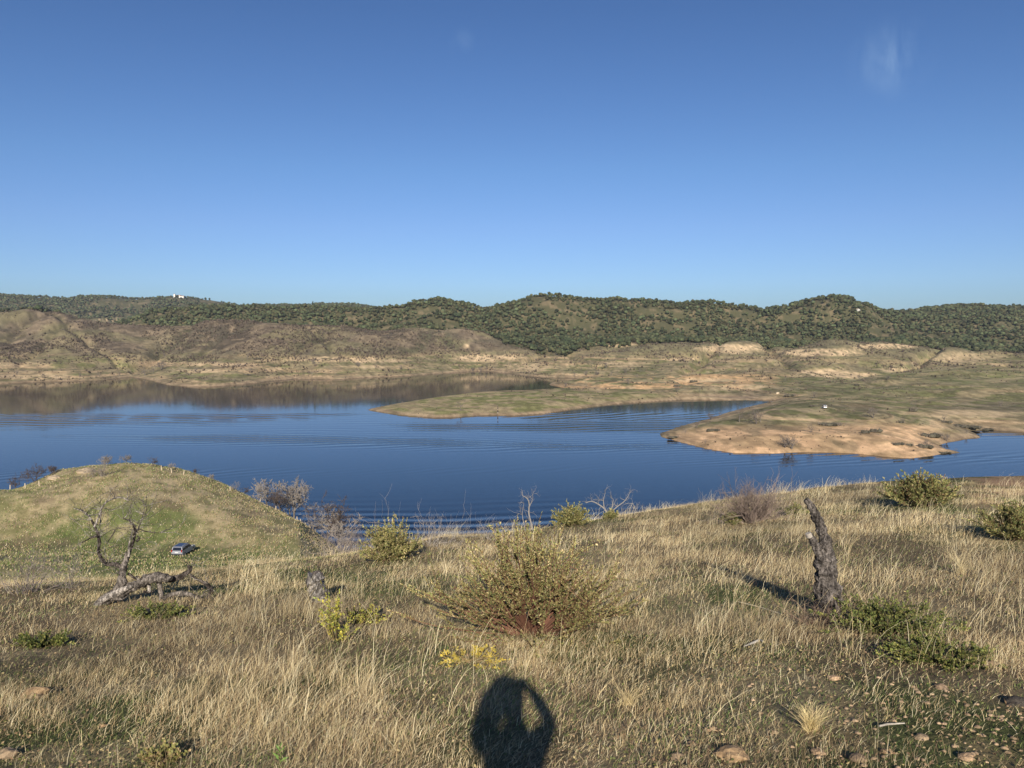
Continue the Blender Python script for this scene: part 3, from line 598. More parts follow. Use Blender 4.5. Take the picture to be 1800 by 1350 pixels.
# burnt and leafless scrub over the brown slopes and the drawdown zone
def scrub_template(seed):
    r_ = np.random.default_rng(seed); G = Geo(); c = np.array((.115, .09, .07)) * r_.uniform(.6, 1.4)
    for k in range(16):
        a = r_.random() * 6.28; e = r_.random() * .9; L_ = r_.uniform(.6, 1.2); t = np.array([math.cos(a) * e, math.sin(a) * e, 1.0]) * L_; s_ = np.array([-math.sin(a), math.cos(a), 0]) * .15
        G.add([-s_, s_, t + r_.normal(size=3) * .1], [np.array([[0, 1, 2]])], c * r_.uniform(.8, 1.3))
    if seed % 2: lump(G, (0, 0, .3), (.5, .5, .38), ICO1, seed, c * .7, .5)
    return G
SCR = [scrub_template(i) for i in range(10)]
def p_scrub(x, y):
    z = height(x, y); px, fo = land_masks(x, y, z); n = fbm(x * .02, y * .02, 3, 85)
    up = sst(9, 22, z) * (1 - sst(850, 1100, px) * .75) * sst(.38, .55, n); lowp = sst(.58, .7, fbm(x * .03, y * .03, 3, 87)) * .30
    return np.where(z > .8, np.clip(up * .8 + lowp + .025, 0, 1) * (1 - fo), 0)
sx_, sy_ = scatter_seen(200000, 300, 1180, .74, p_scrub, 1.5)
print('scrub', len(sx_))
ss = rng.uniform(.7, 2.1, len(sx_)) * np.clip((sy_ - 250) / 600, .38, 1.0) * np.where(rng.random(len(sy_)) < .15, 1.6, .9)
scb = merge_templates(SCR, sx_, sy_, height(sx_, sy_) - .1, ss, 'dry_scrub', m_twig, dz=0)
tag(scb, 'countless small leafless brown bushes dotting the far slopes', 'scrub', kind='stuff')
# ------------------------------------------------------------------ single bare trees on the far shores
RMIN[0] = .020
protoB = [bare_tree('bare_tree', (0, 0, 0), 5.0, 300 + i, (.14, .12, .105), lev=4, multi=1 + (i % 3), spread=.8, rr_=.03) for i in range(5)]
RMIN[0] = 0.0
FARB = [  # px, base py, height px, label
 (810, 722, 20, 'round leafless tree standing alone near the tip of the green spit', 'lone'), (1380, 787, 28, 'slender leafless tree on the orange headland near the water', 0), (1392, 790, 24, 0, 0), (1300, 742, 26, 0, 0), (1330, 745, 28, 0, 0), (1336, 742, 24, 0, 0),
 (1425, 760, 16, 0, 0), (1535, 735, 20, 0, 0), (1605, 722, 16, 0, 0), (1660, 742, 14, 0, 0), (1588, 742, 12, 0, 0), (1190, 690, 14, 0, 0), (1105, 675, 12, 0, 0), (1230, 690, 9, 0, 0), (1290, 676, 9, 0, 0), (1120, 665, 9, 0, 0), (1065, 648, 12, 0, 0), (1100, 656, 10, 0, 0), (1125, 655, 9, 0, 0),
 (1430, 700, 12, 0, 0), (1380, 670, 11, 0, 0), (1510, 668, 10, 0, 0), (1560, 668, 9, 0, 0), (1720, 670, 9, 0, 0), (1760, 715, 12, 0, 0), (1205, 762, 12, 0, 0), (1225, 752, 12, 0, 0), (1250, 738, 14, 0, 0), (1265, 735, 12, 0, 0), (1175, 766, 9, 0, 0), (1240, 780, 9, 0, 0), (1664, 775, 14, 0, 0), (1630, 785, 14, 0, 0), (1680, 795, 7, 0, 0), (1700, 762, 8, 0, 0),
 (435, 632, 12, 0, 0), (345, 655, 10, 0, 0), (630, 645, 10, 0, 0), (660, 648, 9, 0, 0), (705, 650, 9, 0, 0), (548, 660, 10, 0, 0), (550, 640, 9, 0, 0), (285, 650, 18, 0, 0), (270, 655, 16, 0, 0), (255, 660, 14, 0, 0), (290, 630, 14, 0, 0), (30, 660, 10, 0, 0), (75, 665, 10, 0, 0), (100, 668, 9, 0, 0), (140, 664, 9, 0, 0), (175, 663, 9, 0, 0), (210, 661, 9, 0, 0), (845, 652, 9, 0, 0), (855, 650, 11, 0, 0), (830, 653, 8, 0, 0), (870, 652, 9, 0, 0), (440, 655, 9, 0, 0), (420, 645, 7, 0, 0),
 (940, 672, 6, 0, 0), (995, 680, 8, 0, 0), (1010, 662, 10, 0, 0), (1030, 660, 10, 0, 0), (1050, 660, 9, 0, 0), (1075, 660, 8, 0, 0)]
ORD = ['first', 'second', 'third', 'fourth', 'fifth', 'sixth', 'seventh', 'eighth', 'ninth', 'tenth', 'eleventh', 'twelfth', 'thirteenth', 'fourteenth', 'fifteenth', 'sixteenth', 'seventeenth', 'eighteenth', 'nineteenth', 'twentieth'] + ['twenty ' + w_ for w_ in ('first', 'second', 'third', 'fourth', 'fifth', 'sixth', 'seventh')]
def where(px, py):
    if px > 1140 and py > 700: return 'on the orange headland'
    if px > 1300: return 'on the flats at far right'
    if px > 960: return 'on the tan strip behind the spit'
    if px > 780: return 'at the head of the narrow inlet'
    if px > 400: return 'on the far bank below the brown hills'
    if px > 240: return 'in the gully left of the grassy point'
    return 'along the far left shore'
first = set()
for n_, (px, py, hp, lab, k) in enumerate(FARB):
    gp = on_ground(px, py, 240, 1500); hh = hp / FPX * gp[1] * rng.uniform(.95, 1.1); b = n_ % 5 if n_ else 0
    if b not in first: o = protoB[b]; o.location = gp; o.scale = (hh / 5,) * 3; first.add(b)
    else: o = dup(protoB[b], gp, rng.random() * 6.28, hh / 5)
    if k == 'lone': tag(o, lab, 'tree')
    else:
        w_ = where(px, py); same = sorted(a[0] for a in FARB if where(a[0], a[1]) == w_ and a[4] != 'lone'); k_ = same.index(px)
        tag(o, ('tiny' if hp < 11 else 'small') + ' grey leafless tree ' + w_ + ', ' + ORD[k_] + ' from the left', 'tree', 'small leafless trees on the far shores')
# ------------------------------------------------------------------ knoll: bare trees and fence posts
greyc = (.21, .185, .16); RMIN[0] = .016
KT = [(62, 862, 38, 5, 'dark crooked leafless tree at the left end of the knoll'), (28, 868, 26, 6, 'low leafless tree at the left photo edge below the knoll'), (92, 845, 22, 7, 'small dark leafless tree just left of the tan boulder'),
 (178, 836, 30, 8, 'sprawling dark leafless bush on the left shoulder of the knoll'), (188, 822, 18, 9, None), (222, 820, 18, 10, None), (268, 822, 15, 11, None), (302, 828, 12, 12, None),
 (345, 842, 14, 13, None), (372, 854, 16, 14, None), (412, 868, 20, 15, None), (430, 878, 18, 16, None), (468, 890, 40, 17, 'wide bushy leafless tree on the right slope of the knoll'), (492, 900, 36, 18, 'leafless tree between the wide bushy one and the tall straight one'),
 (514, 907, 52, 19, 'tall straight leafless tree with rounded crown on the knoll edge'), (552, 945, 54, 20, 'broad leafless tree at the water edge beyond the fence'), (575, 948, 55, 21, 'leafless tree right of the broad one beside the near water'),
 (600, 948, 40, 22, 'thin leafless tree standing against the near water')]
protoK = []
for n_, (px, py, hp, sd_, lab) in enumerate(KT):
    Y = 162.0 if px < 500 else (168 if px < 540 else 150)
    if px in (178,): Y = 150
    u, s_ = pix(px, py); x = u * Y; z = H1(x, Y); zt = CAMZ + pix(px, py - hp * 1.2)[1] * Y; hh = max(zt - z, 1.4)
    if n_ < 6: o = bare_tree('bare_tree', (x, Y, z), hh, 500 + sd_, greyc if px > 150 else (.09, .07, .06), lev=5, multi=2 + sd_ % 2, spread=.75 if px != 178 else 1.1, up=.3 if px != 178 else .05, rr_=.02); protoK.append((o, hh))
    else:
        src, h0 = protoK[[3, 1, 5, 0, 4][sd_ % 5]]; o = dup(src, (x, Y, z), sd_ * 1.3, hh / h0)
    kt = [k_[0] for k_ in KT if k_[4] is None]; tag(o, lab or 'small grey leafless tree on the knoll skyline, ' + ORD[kt.index(px)] + ' from the left', 'tree', 'leafless trees on the knoll')
RMIN[0] = 0.0
PN = []
def post(px, py, hp, first=[None]):
    Y = 158.0 if px > 250 else 150.0
    u = pix(px, py)[0]; gz = H1(u * Y, Y)
    loc = (u * Y, Y, gz)
    if first[0] is None:
        G = Geo(); G.tube(np.array([(0, 0, -.3), (.01, 0, .5), (.03, .01, 1.15)]), [.10, .09, .08], 7, (.58, .48, .35), .12); o = G.build('fence_post', m_wood); o.location = loc; first[0] = o
    else: o = first[0].copy(); COL.objects.link(o); o.location = loc; o.rotation_euler = (rng.normal() * .06, rng.normal() * .06, rng.random() * 6)
    s_ = hp / FPX * Y / 1.15; o.scale = (max(1, s_ * .8),) * 2 + (s_,)
    PN.append(px); tag(o, 'pale wooden fence post on the knoll, ' + ORD[len(PN) - 1] + ' from the left', 'fence post', 'fence posts along the knoll')
for a in [(19, 886, 11), (45, 870, 10), (69, 856, 9), (284, 826, 9), (302, 830, 9), (323, 836, 8), (405, 866, 8), (457, 883, 8), (485, 893, 8), (522, 912, 9), (528, 922, 9), (537, 930, 9), (545, 940, 9), (555, 950, 9), (573, 965, 9)]: post(*a)
def rock(px, py, wpx, label, col, sd_, name='rock', Y=None, flat=.6, grp=None):
    gp = on_ground(px, py) if Y is None else np.array([pix(px, py)[0] * Y, Y, H1(pix(px, py)[0] * Y, Y)])
    r = wpx / FPX * gp[1] / 2; G = Geo(); lump(G, (0, 0, 0), (r, r * .8, r * flat), ICO3, sd_, col, .42, 1.3)
    o = G.build(name, m_rock, None, False); o.location = gp + np.array([0, 0, r * flat * .25]); tag(o, label, 'rock', grp); return o
rock(97, 845, 26, 'rounded tan boulder on the left crest of the knoll', (.42, .33, .22), 3, 'boulder', 156, .5)
rock(150, 829, 30, 'low tan outcrop along the left crest of the knoll', (.38, .30, .2), 5, 'boulder', 158, .35)
rock(1508, 540, 9, 'white rock outcrop near the top of the wooded hill at right', (.42, .40, .35), 9, 'outcrop', 1330, .9)
rock(1530, 590, 7, 'small white rock low on the wooded hill at right', (.4, .38, .33), 10, 'outcrop', 1150, .5)
# ------------------------------------------------------------------ vehicles
m_paint = material('car paint', .3, None, noise=[(30, .04)], spec=.5); m_glass = material('dark car glass', .08, (.012, .014, .018), spec=.6); m_rub = material('tyre rubber', .9, (.02, .02, .02)); m_rim = material('wheel rim', .35, (.4, .4, .42), metal=.8)
m_red = material('tail lamp', .25, (.28, .02, .02)); m_plate = material('number plate', .5, (.7, .7, .68)); m_trim = material('black trim', .6, (.03, .03, .032)); m_lamp = material('clear lamp', .2, (.7, .7, .7))
def car(name, loc, rz, body, roofc, label, van=False):
    """front towards +y; all parts closed meshes"""
    root = empty(name, loc, rz); tag(root, label, 'van' if van else 'car')
    L_, W = 4.4, 1.76; Hb = .98; Hr = 1.85 if van else 1.6
    # side profile of the lower body (y, z) lofted over three widths
    prof = [(-2.2, .35), (-2.2, .78), (-2.14, Hb + .02), (-1.2, Hb + .04), (.9, Hb), (1.35, .95), (2.1, .80), (2.2, .62), (2.18, .32)]
    G = Geo(); P = np.array(prof); n = len(P); xs_ = [-W / 2, -W / 2 + .06, W / 2 - .06, W / 2]; sc_ = [.955, 1, 1, .955]
    V = np.array([[x, y * q, (z - .6) * q + .6] for x, q in zip(xs_, sc_) for y, z in P])
    F = [[k * n + i, k * n + (i + 1) % n, (k + 1) * n + (i + 1) % n, (k + 1) * n + i] for k in range(3) for i in range(n)]
    G.add(V, [np.array(F)], body); c = Geo()
    G.add(V[:n], [np.arange(n)[None][:, ::-1]], body); G.add(V[3 * n:], [np.arange(n)[None]], body)
    G.build('body', m_paint, root)
    cab = [(-2.12, Hb), (-1.93, Hr - .06), (-1.7, Hr), (.1 if not van else .7, Hr - .03), (.35 if not van else 1.0, Hr - .12), (1.12 if not van else 1.5, Hb - .02)]
    Cn = np.array(cab); m = len(Cn); ins = [0.02, .16, .2, .2, .17, .04]
    V2 = np.array([[s_ * (W / 2 - i_ * .9), y, z] for s_ in (-1, 1) for (y, z), i_ in zip(Cn, ins)])
    F2 = [[i, i + 1, m + i + 1, m + i] for i in range(m - 1)]
    K = Geo(); K.add(V2, [np.array(F2)], body); K.add(V2[:m], [np.arange(m)[None][:, ::-1]], body); K.add(V2[m:], [np.arange(m)[None]], body); K.build('cabin', m_paint, root)
    Rf = Geo(); Rf.box((0, (-1.72 + cab[3][0]) / 2, Hr + .012), (W - .42, abs(cab[3][0] + 1.72), .03), 0, roofc)
    for s_ in (-1, 1): Rf.box((s_ * (W / 2 - .26), (-1.6 + cab[3][0]) / 2, Hr + .05), (.04, abs(cab[3][0] + 1.6) * .9, .04), 0, (.5, .5, .52))
    Rf.build('roof', m_paint, root)
    def pane(nm, q, off):     # glass set 6 mm proud of the cabin, 15 mm thick
        q = np.array(q, float); nn = np.cross(q[1] - q[0], q[3] - q[0]); nn /= np.linalg.norm(nn); nn *= np.sign(np.dot(nn, off)) * .012
        g_ = Geo(); g_.add(np.concatenate([q + nn, q - nn * .3]), [np.array([(0, 1, 2, 3), (7, 6, 5, 4), (0, 4, 5, 1), (1, 5, 6, 2), (2, 6, 7, 3), (3, 7, 4, 0)])]); return g_.build(nm, m_glass, root)
    def lerp(a, b, t): return np.array(a) * (1 - t) + np.array(b) * t
    rb, rt = V2[0], V2[1]; rb2, rt2 = V2[m], V2[m + 1]
    a, b, c_, d = lerp(rb, rt, .14), lerp(rb2, rt2, .14), lerp(rb2, rt2, .94), lerp(rb, rt, .94)
    pane('rear_window', [lerp(a, b, .09), lerp(a, b, .91), lerp(d, c_, .91), lerp(d, c_, .09)], (0, -1, .1))
    fa, fb = V2[m - 1], V2[2 * m - 1]; ta, tb = V2[m - 2], V2[2 * m - 2]
    pane('windscreen', [lerp(fa, fb, .07) + (ta - fa) * .06, lerp(fa, fb, .93) + (tb - fb) * .06, lerp(ta, tb, .92), lerp(ta, tb, .08)], (0, 1, .6))
    for s_ in (-1, 1):
        o_ = 0 if s_ < 0 else m; base = lambda y: np.array([s_ * (W / 2 - .035), y, Hb + .05]); topp = lambda y: np.array([s_ * (W / 2 - .155), y, Hr - .16])
        for (y0, y1, y2, y3) in ((-1.95, -1.15, -1.15, -1.8), (-1.07, -.15, -.15, -1.07), (-.07, .95 if not van else 1.3, .25 if not van else .9, -.07)):
            q = [base(y0), base(y1), topp(y2), topp(y3)]; q = [p + np.array([s_ * .012, 0, 0]) for p in q]; pane('side_window', q, (s_, 0, .1))
        t = Geo(); t.box((s_ * (W / 2 - .12), -2.15, 1.02 if not van else 1.1), (.16, .12, .36), 0, None); t.build('tail_light', m_red, root)
        t = Geo(); t.box((s_ * (W / 2 - .28), 2.12, .72), (.4, .12, .16), 0, None); t.build('headlight', m_lamp, root)
        t = Geo(); t.box((s_ * (W / 2 + .1), .85, 1.05), (.2, .12, .14), 0, body); t.build('wing_mirror', m_paint, root)
        for y in (-1.35, 1.35):
            w_ = Geo(); w_.tube(np.array([(s_ * (W / 2 - .2), y, .33), (s_ * (W / 2 - .19), y, .33), (s_ * (W / 2 + .0), y, .33), (s_ * (W / 2 + .015), y, .33)]), [.29, .33, .33, .30], 20); wo_ = w_.build('wheel', m_rub, root)
            rm = Geo(); rm.tube(np.array([(s_ * (W / 2 + .0), y, .33), (s_ * (W / 2 + .025), y, .33)]), [.2, .19], 14); rm.build('rim', m_rim, wo_)
    b_ = Geo(); b_.box((0, -2.22, .48), (W - .08, .14, .22), 0); b_.build('bumper', m_trim, root); b_ = Geo(); b_.box((0, 2.2, .42), (W - .08, .12, .22), 0); b_.build('bumper', m_trim, root)
    p_ = Geo(); p_.box((0, -2.225, .8), (.5, .02, .11), 0); p_.build('number_plate', m_plate, root)
    return root
gp = on_ground(322, 985, 80, 140); cy_ = 117.0; cx_ = pix(323, 978)[0] * cy_
car('parked_car', (cx_, cy_, H1(cx_, cy_) + .02), R(-3), (.26, .27, .30), (.035, .045, .09), 'silver hatchback with dark roof parked on the grass below the knoll')
gp = on_ground(1449, 718, 350, 520)
car('parked_van', (gp[0], gp[1], gp[2] + .02), R(-8), (.6, .6, .6), (.05, .05, .06), 'tiny white van parked on top of the orange headland', True)
rock(1367, 688, 6, 'small cream coloured block on the tan flats far behind the headland', (.5, .4, .28), 12, 'rock', 560, .8)
# ------------------------------------------------------------------ dark low bushes on the headland and flats
LB = [(1255, 758, 24, 6, 'on the left part of the headland'), (1462, 748, 42, 7, 'on top of the headland'), (1522, 762, 16, 9, 'above the orange slope'), (1540, 760, 22, 9, 'on the right above the orange slope'), (1580, 782, 24, 6, 'low on the orange slope'), (1600, 784, 14, 6, 'beside the low one on the orange slope'), (1628, 788, 26, 10, 'near the right tip of the headland'), (1605, 724, 14, 10, 'on the flats behind the headland'), (1585, 744, 10, 6, 'in the middle of the right slope'), (1640, 768, 44, 10, 'beside the small inlet at right'), (1700, 752, 46, 7, 'along the muddy inlet at right'), (1665, 744, 16, 6, 'left of the muddy inlet'), (1735, 756, 30, 4, 'at the end of the muddy inlet'), (1185, 770, 24, 5, 'at the left tip of the headland'), (1660, 797, 26, 4, 'at the water on the right tip'), (1430, 715, 12, 5, 'left of the white van'), (1505, 678, 16, 5, 'on the pale track right of centre'), (1390, 697, 22, 6, 'in the dip behind the headland'), (1220, 672, 14, 5, 'above the orange strip'), (1190, 680, 12, 5, 'on the orange strip'), (455, 632, 14, 4, 'on the grassy point at left'), (435, 660, 12, 4, 'low on the grassy point at left'), (410, 588, 8, 3, 'alone on the brown slope at left')]
pl = []
for i in range(4):
    r_ = np.random.default_rng(900 + i); G = Geo()
    for k in range(9): lump(G, (r_.uniform(-.42, .42), r_.uniform(-.3, .3), .12), (.16, .16, .17 * r_.uniform(.7, 1.3)), ICO1, i * 9 + k, np.array((.075, .07, .05)) * r_.uniform(.7, 1.4), .5)
    for k in range(90):
        b = np.array([r_.uniform(-.48, .48), r_.uniform(-.32, .32), .05]); t = b + np.array([r_.normal() * .07, r_.normal() * .07, r_.uniform(.18, .42)]); s_ = np.array([.012, 0, 0]); G.add([b - s_, b + s_, t], [np.array([[0, 1, 2]])], (.13, .11, .09))
    pl.append(G)
fl = {}
for n_, (px, py, wp, hp, wh) in enumerate(LB):
    gp = on_ground(px, py, 240, 1500); W_ = wp / FPX * gp[1]; Hh = hp / FPX * gp[1] / .42
    if n_ % 4 not in fl: o = pl[n_ % 4].build('low_bush', m_twig); fl[n_ % 4] = o
    else: o = fl[n_ % 4].copy(); COL.objects.link(o)
    o.location = gp; o.scale = (W_, max(W_ * .8, 2.0), Hh); o.rotation_euler = (0, 0, rng.normal() * .3); tag(o, 'dark low bush ' + wh, 'bush', 'dark low bushes on the far side of the water')
# ------------------------------------------------------------------ marker post on the spit
gp = on_ground(875, 726, 400, 500); root = empty('marker_post', gp); tag(root, 'dark slim marker post at the water edge of the spit', 'marker post')
G = Geo(); G.tube(np.array([(0, 0, -.3), (0, 0, .1), (0, 0, .35)]), [.5, .45, .3], 8, (.35, .3, .24), .1); G.build('base', m_rock, root)
G = Geo(); G.tube(np.array([(0, 0, .3), (.05, 0, 1.2), (.03, 0, 1.7)]), [.28, .34, .10], 8, (.05, .04, .04)); G.tube(np.array([(.03, 0, 1.7), (.03, 0, 2.6)]), [.1, .09], 8, (.35, .3, .25)); G.build('shaft', m_wood, root)
G = Geo(); G.tube(np.array([(.03, 0, 2.5), (.06, 0, 3.2), (.08, 0, 3.9)]), [.3, .24, .05], 8, (.05, .04, .04)); G.build('topmark', m_wood, root)
# ------------------------------------------------------------------ houses on the distant ridge
m_wall = material('whitewashed wall', .9, (.78, .74, .68), noise=[(.5, .08)]); m_roof = material('clay tile roof', .9, (.35, .2, .13), noise=[(1.5, .2)])
def house(px, Y, blocks, label, name='white_house'):
    u = pix(px, 540)[0]; x = u * Y; root = empty(name, (x, Y, H1(x, Y) - 1)); tag(root, label, 'house')
    for (bx, by, w_, d_, h_, tower) in blocks:
        G = Geo(); G.box((bx, by, h_ / 2), (w_, d_, h_)); wl = G.build('tower' if tower else 'wall', m_wall, root)
        r = Geo(); x0, x1, y0, y1 = bx - w_ / 2 - .4, bx + w_ / 2 + .4, by - d_ / 2 - .4, by + d_ / 2 + .4
        hz = h_ + (.28 * d_); r.add([(x0, y0, h_), (x1, y0, h_), (x1, y1, h_), (x0, y1, h_), (x0, by, hz), (x1, by, hz)], [np.array([(0, 1, 5, 4), (2, 3, 4, 5), (0, 3, 2, 1)]), np.array([(0, 4, 3), (1, 2, 5)])]); r.build('roof', m_roof, root)
        for k in range(max(1, int(w_ / 4))):
            q = Geo(); q.box((bx - w_ / 2 + (k + .5) * w_ / max(1, int(w_ / 4)), by - d_ / 2 - .01, h_ * .55), (1.2, .1, 1.5)); q.build('window', m_glass, root)
house(314, 2748, [(0, 0, 18, 9, 9, 0), (-14, 2, 5, 5, 14, 1), (14, 1, 12, 8, 7, 0)], 'white hilltop villa with a small tower on the distant ridge')
house(160, 2600, [(0, 0, 12, 7, 5, 0)], 'small pale house below the crest of the distant left ridge')
# tall conifer on the skyline
def conifer(px, py, hp, Y, label):
    u = pix(px, py)[0]; x = u * Y; z = H1(x, Y); hh = CAMZ + pix(px, py - hp)[1] * Y - z; root = empty('pine_tree', (x, Y, z)); tag(root, label, 'tree')
    G = Geo(); G.tube(np.array([(0, 0, -1), (.1, 0, hh * .5), (0, 0, hh * .9)]), [.5, .35, .1], 6, (.08, .06, .05)); G.build('trunk', m_twig, root); K = Geo()
    for k in range(9):
        t = k / 8; lump(K, (rng.normal() * .6, rng.normal() * .6, hh * (.4 + .55 * t)), (hh * .17 * (1.15 - t), hh * .17 * (1.15 - t), hh * .08), ICO2, 700 + k, (.045, .055, .03), .45, 2)
    K.build('crown', m_oak, root, True)
conifer(550, 540, 11, 1420, 'tall pine rising above the wooded skyline on the left')
conifer(563, 540, 7, 1440, 'smaller pine just right of the tall one on the skyline')
# ------------------------------------------------------------------ dead wood near the viewer
def trace(G, Y, pts, rad_px, col, sides=10, rough=.18, jit=0.06, freq=16., sub=3, seed=0, dy=0.0):
    """a limb: points seen at the pixels, at real depth about Y, thickness in metres from its size in the photo"""
    r_ = np.random.default_rng(seed); n = len(pts); yy = Y + dy + np.cumsum(r_.normal(size=n) * jit); P = np.array([at(px, py, y) for (px, py), y in zip(pts, yy)]); rad = np.interp(np.arange(n), np.arange(n), rad_px) / FPX * Y
    t = np.linspace(0, n - 1, (n - 1) * sub + 1); Q = np.stack([np.interp(t, np.arange(n), P[:, k]) for k in range(3)], 1); rr2 = np.interp(t, np.arange(n), rad)
    if sub > 1:
        for _ in range(2): Q[1:-1] = (Q[:-2] + 2 * Q[1:-1] + Q[2:]) / 4
        Q[1:-1] += r_.normal(size=Q[1:-1].shape) * rr2[1:-1, None] * .12; rr2 = rr2 * r_.uniform(.9, 1.12, len(rr2))
    G.tube(Q, rr2, sides, col, rough, True, freq); return Q
dark = (.07, .058, .05); pale = (.27, .24, .21); midg = (.15, .13, .112)
YD = on_ground(190, 1062)[1]
root = empty('dead_tree', (at(215, 1055, YD)[0], YD, H1(at(215, 1055, YD)[0], YD))); off = -np.array(root.location)
tag(root, 'fallen dead tree with a gnarled log and upright bare limbs on the left', 'dead tree')
def rel(G):
    for v in G.V: v += off
LOG = Geo(); trace(LOG, YD, [(160, 1073), (178, 1060), (200, 1047), (222, 1036), (245, 1027), (262, 1018), (280, 1014), (300, 1018)], [4, 9.5, 10, 8.5, 8, 8, 7.5, 5], midg, 20, .21, .03, 13., 8, 3)
trace(LOG, YD, [(166, 1068), (185, 1052), (208, 1040), (232, 1030)], [4, 6, 6, 3], pale, 10, .2, .02, 9, 5, 7, -.09)
trace(LOG, YD, [(262, 1016), (283, 1013), (300, 1019), (318, 1014), (332, 1006), (336, 996), (329, 996)], [8, 8, 6, 5, 4, 3.2, 2], dark, 12, .16, .03, 9, 4, 4)
rel(LOG); LOG.build('log', m_bark, root)
UP = Geo(); trace(UP, YD, [(210, 1046), (213, 1028), (216, 1010), (218, 995), (221, 982), (223, 970)], [14, 9, 7, 5.5, 4, 2.6], midg, 14, .18, .02, 9, 5, 5)
rel(UP); UP.build('trunk', m_bark, root)
BR = Geo()
for i, (p_, r_p, c_) in enumerate([
 ([(218, 1000), (205, 990), (187, 993), (178, 982), (172, 970), (176, 955), (172, 938), (166, 924), (161, 914)], [5, 4.6, 4.2, 3.6, 3.2, 3, 2.7, 2.5, 2.1], dark),
 ([(161, 914), (154, 904), (143, 897), (130, 894)], [2, 1.5, 1.2, .7], pale), ([(166, 926), (174, 908), (178, 893), (187, 882), (201, 875), (217, 875), (226, 880)], [2.2, 2, 1.9, 1.5, 1.5, 1.3, .7], pale), ([(178, 895), (171, 895), (160, 893)], [1.5, 1.2, .7], pale), ([(178, 898), (177, 912), (176, 925)], [1.6, 1.4, .7], midg),
 ([(222, 985), (229, 966), (236, 948), (238, 932), (234, 921), (226, 914), (217, 912)], [4.6, 3.8, 3, 2.4, 1.8, 1.4, 1], dark), ([(238, 934), (246, 930), (258, 935), (280, 937)], [1.7, 1.3, 1, .6], dark), ([(238, 940), (247, 920), (253, 900), (256, 884)], [1.6, 1.2, .9, .5], midg), ([(226, 978), (227, 955), (232, 936), (236, 925)], [2.5, 2, 1.5, 1], pale), ([(240, 952), (246, 945), (241, 942)], [2.6, 1.8, 1], dark),
 ([(278, 1018), (281, 1034), (284, 1050), (279, 1064)], [6, 5, 4.2, 3], midg), ([(283, 1056), (300, 1045), (320, 1041), (340, 1046), (352, 1056), (358, 1074)], [3, 4.6, 5.2, 4.4, 3.3, 2], midg), ([(334, 1010), (352, 1022), (366, 1027), (371, 1039), (366, 1053), (379, 1066)], [2.2, 2.6, 4.6, 5, 4, 3], dark),
 ([(252, 1010), (259, 1020), (264, 1034), (262, 1040)], [4, 4.5, 4, 3], pale), ([(250, 1024), (235, 1012), (246, 1014)], [2, 1.6, 1], midg), ([(172, 942), (160, 945), (148, 952), (136, 957)], [2.2, 1.6, 1.2, .6], dark), ([(203, 931), (197, 942), (188, 955)], [1, 1.5, 1], dark),
 ([(225, 1008), (240, 1018), (252, 1020)], [3, 2.4, 1.4], dark), ([(252, 1040), (262, 1042), (272, 1038)], [2.5, 2, 1], dark), ([(258, 1090), (275, 1070), (286, 1058)], [.8, 1.4, 1.8], dark), ([(300, 1060), (304, 1070), (308, 1080)], [1.5, 1.2, .6], dark)]):
    trace(BR, YD, p_, [q * .85 for q in r_p], c_, 8, .12, .02, 14., 3, 20 + i)
r_ = np.random.default_rng(5)
for (px, py) in [(161, 914), (143, 897), (178, 893), (201, 875), (222, 878), (217, 912), (238, 932), (256, 890), (246, 915), (176, 945), (172, 970), (233, 940), (150, 905), (226, 914), (280, 937), (236, 950), (185, 992), (190, 990), (166, 924), (205, 1000), (230, 965), (336, 996), (366, 1027), (352, 1050), (160, 945), (240, 925), (170, 935), (210, 1010), (255, 905)]:
    for k in range(4):
        d = r_.normal(size=3); d[2] = abs(d[2]) * .8; d[1] *= .5; d /= np.linalg.norm(d)
        branchy(BR, at(px, py, YD), d, r_.uniform(.12, .30), .0045, 2, r_, np.array(pale if k % 2 else midg), .7, .2, 2, 3)
rel(BR); BR.build('branches', m_bark, root)
# leaning charred trunk on the right
YT = on_ground(1458, 1082)[1]; root = empty('dead_tree', (at(1458, 1085, YT)[0], YT, H1(at(1458, 1085, YT)[0], YT))); off = -np.array(root.location)
tag(root, 'leaning rough barked dead trunk broken off at the top, on the right', 'dead tree')
bk = (.115, .10, .088); G = Geo()
trace(G, YT, [(1462, 1102), (1459, 1085), (1457, 1066), (1455, 1045), (1452, 1020), (1451, 995), (1449, 972), (1450, 955), (1456, 945)], [31, 26, 23, 20.5, 18.5, 17, 15, 11, 7], bk, 48, .24, .01, 6.5, 12, 31)
trace(G, YT, [(1447, 985), (1437, 966), (1430, 952), (1422, 940)], [9, 7.5, 6.5, 6], bk, 20, .2, .005, 12, 6, 32, -.03)
trace(G, YT, [(1478, 1100), (1474, 1085), (1464, 1060), (1457, 1030)], [12, 9, 6, 3], bk, 14, .25, .005, 9, 6, 36, -.08); trace(G, YT, [(1438, 1100), (1442, 1080), (1446, 1055)], [11, 8, 4], bk, 14, .25, .005, 9, 6, 37, -.06)
rel(G); G.build('trunk', m_bark, root)
G = Geo(); trace(G, YT, [(1452, 975), (1448, 950), (1444, 932), (1436, 912), (1430, 898), (1422, 884), (1416, 878)], [7, 7.5, 9, 8.5, 7, 6, 5.5], bk, 22, .28, .01, 12, 6, 33, .07)
trace(G, YT, [(1446, 940), (1450, 930), (1449, 922)], [5, 4, 2], bk, 10, .2, .01, 12, 4, 35, .05)
rel(G); G.build('limb', m_bark, root)
G = Geo(); trace(G, YT, [(1423, 944), (1420.5, 937)], [5.6, 5.2], (.36, .32, .27), 16, .08, .0, 9, 1, 34, -.034); rel(G); G.build('cut_end', m_wood, root)
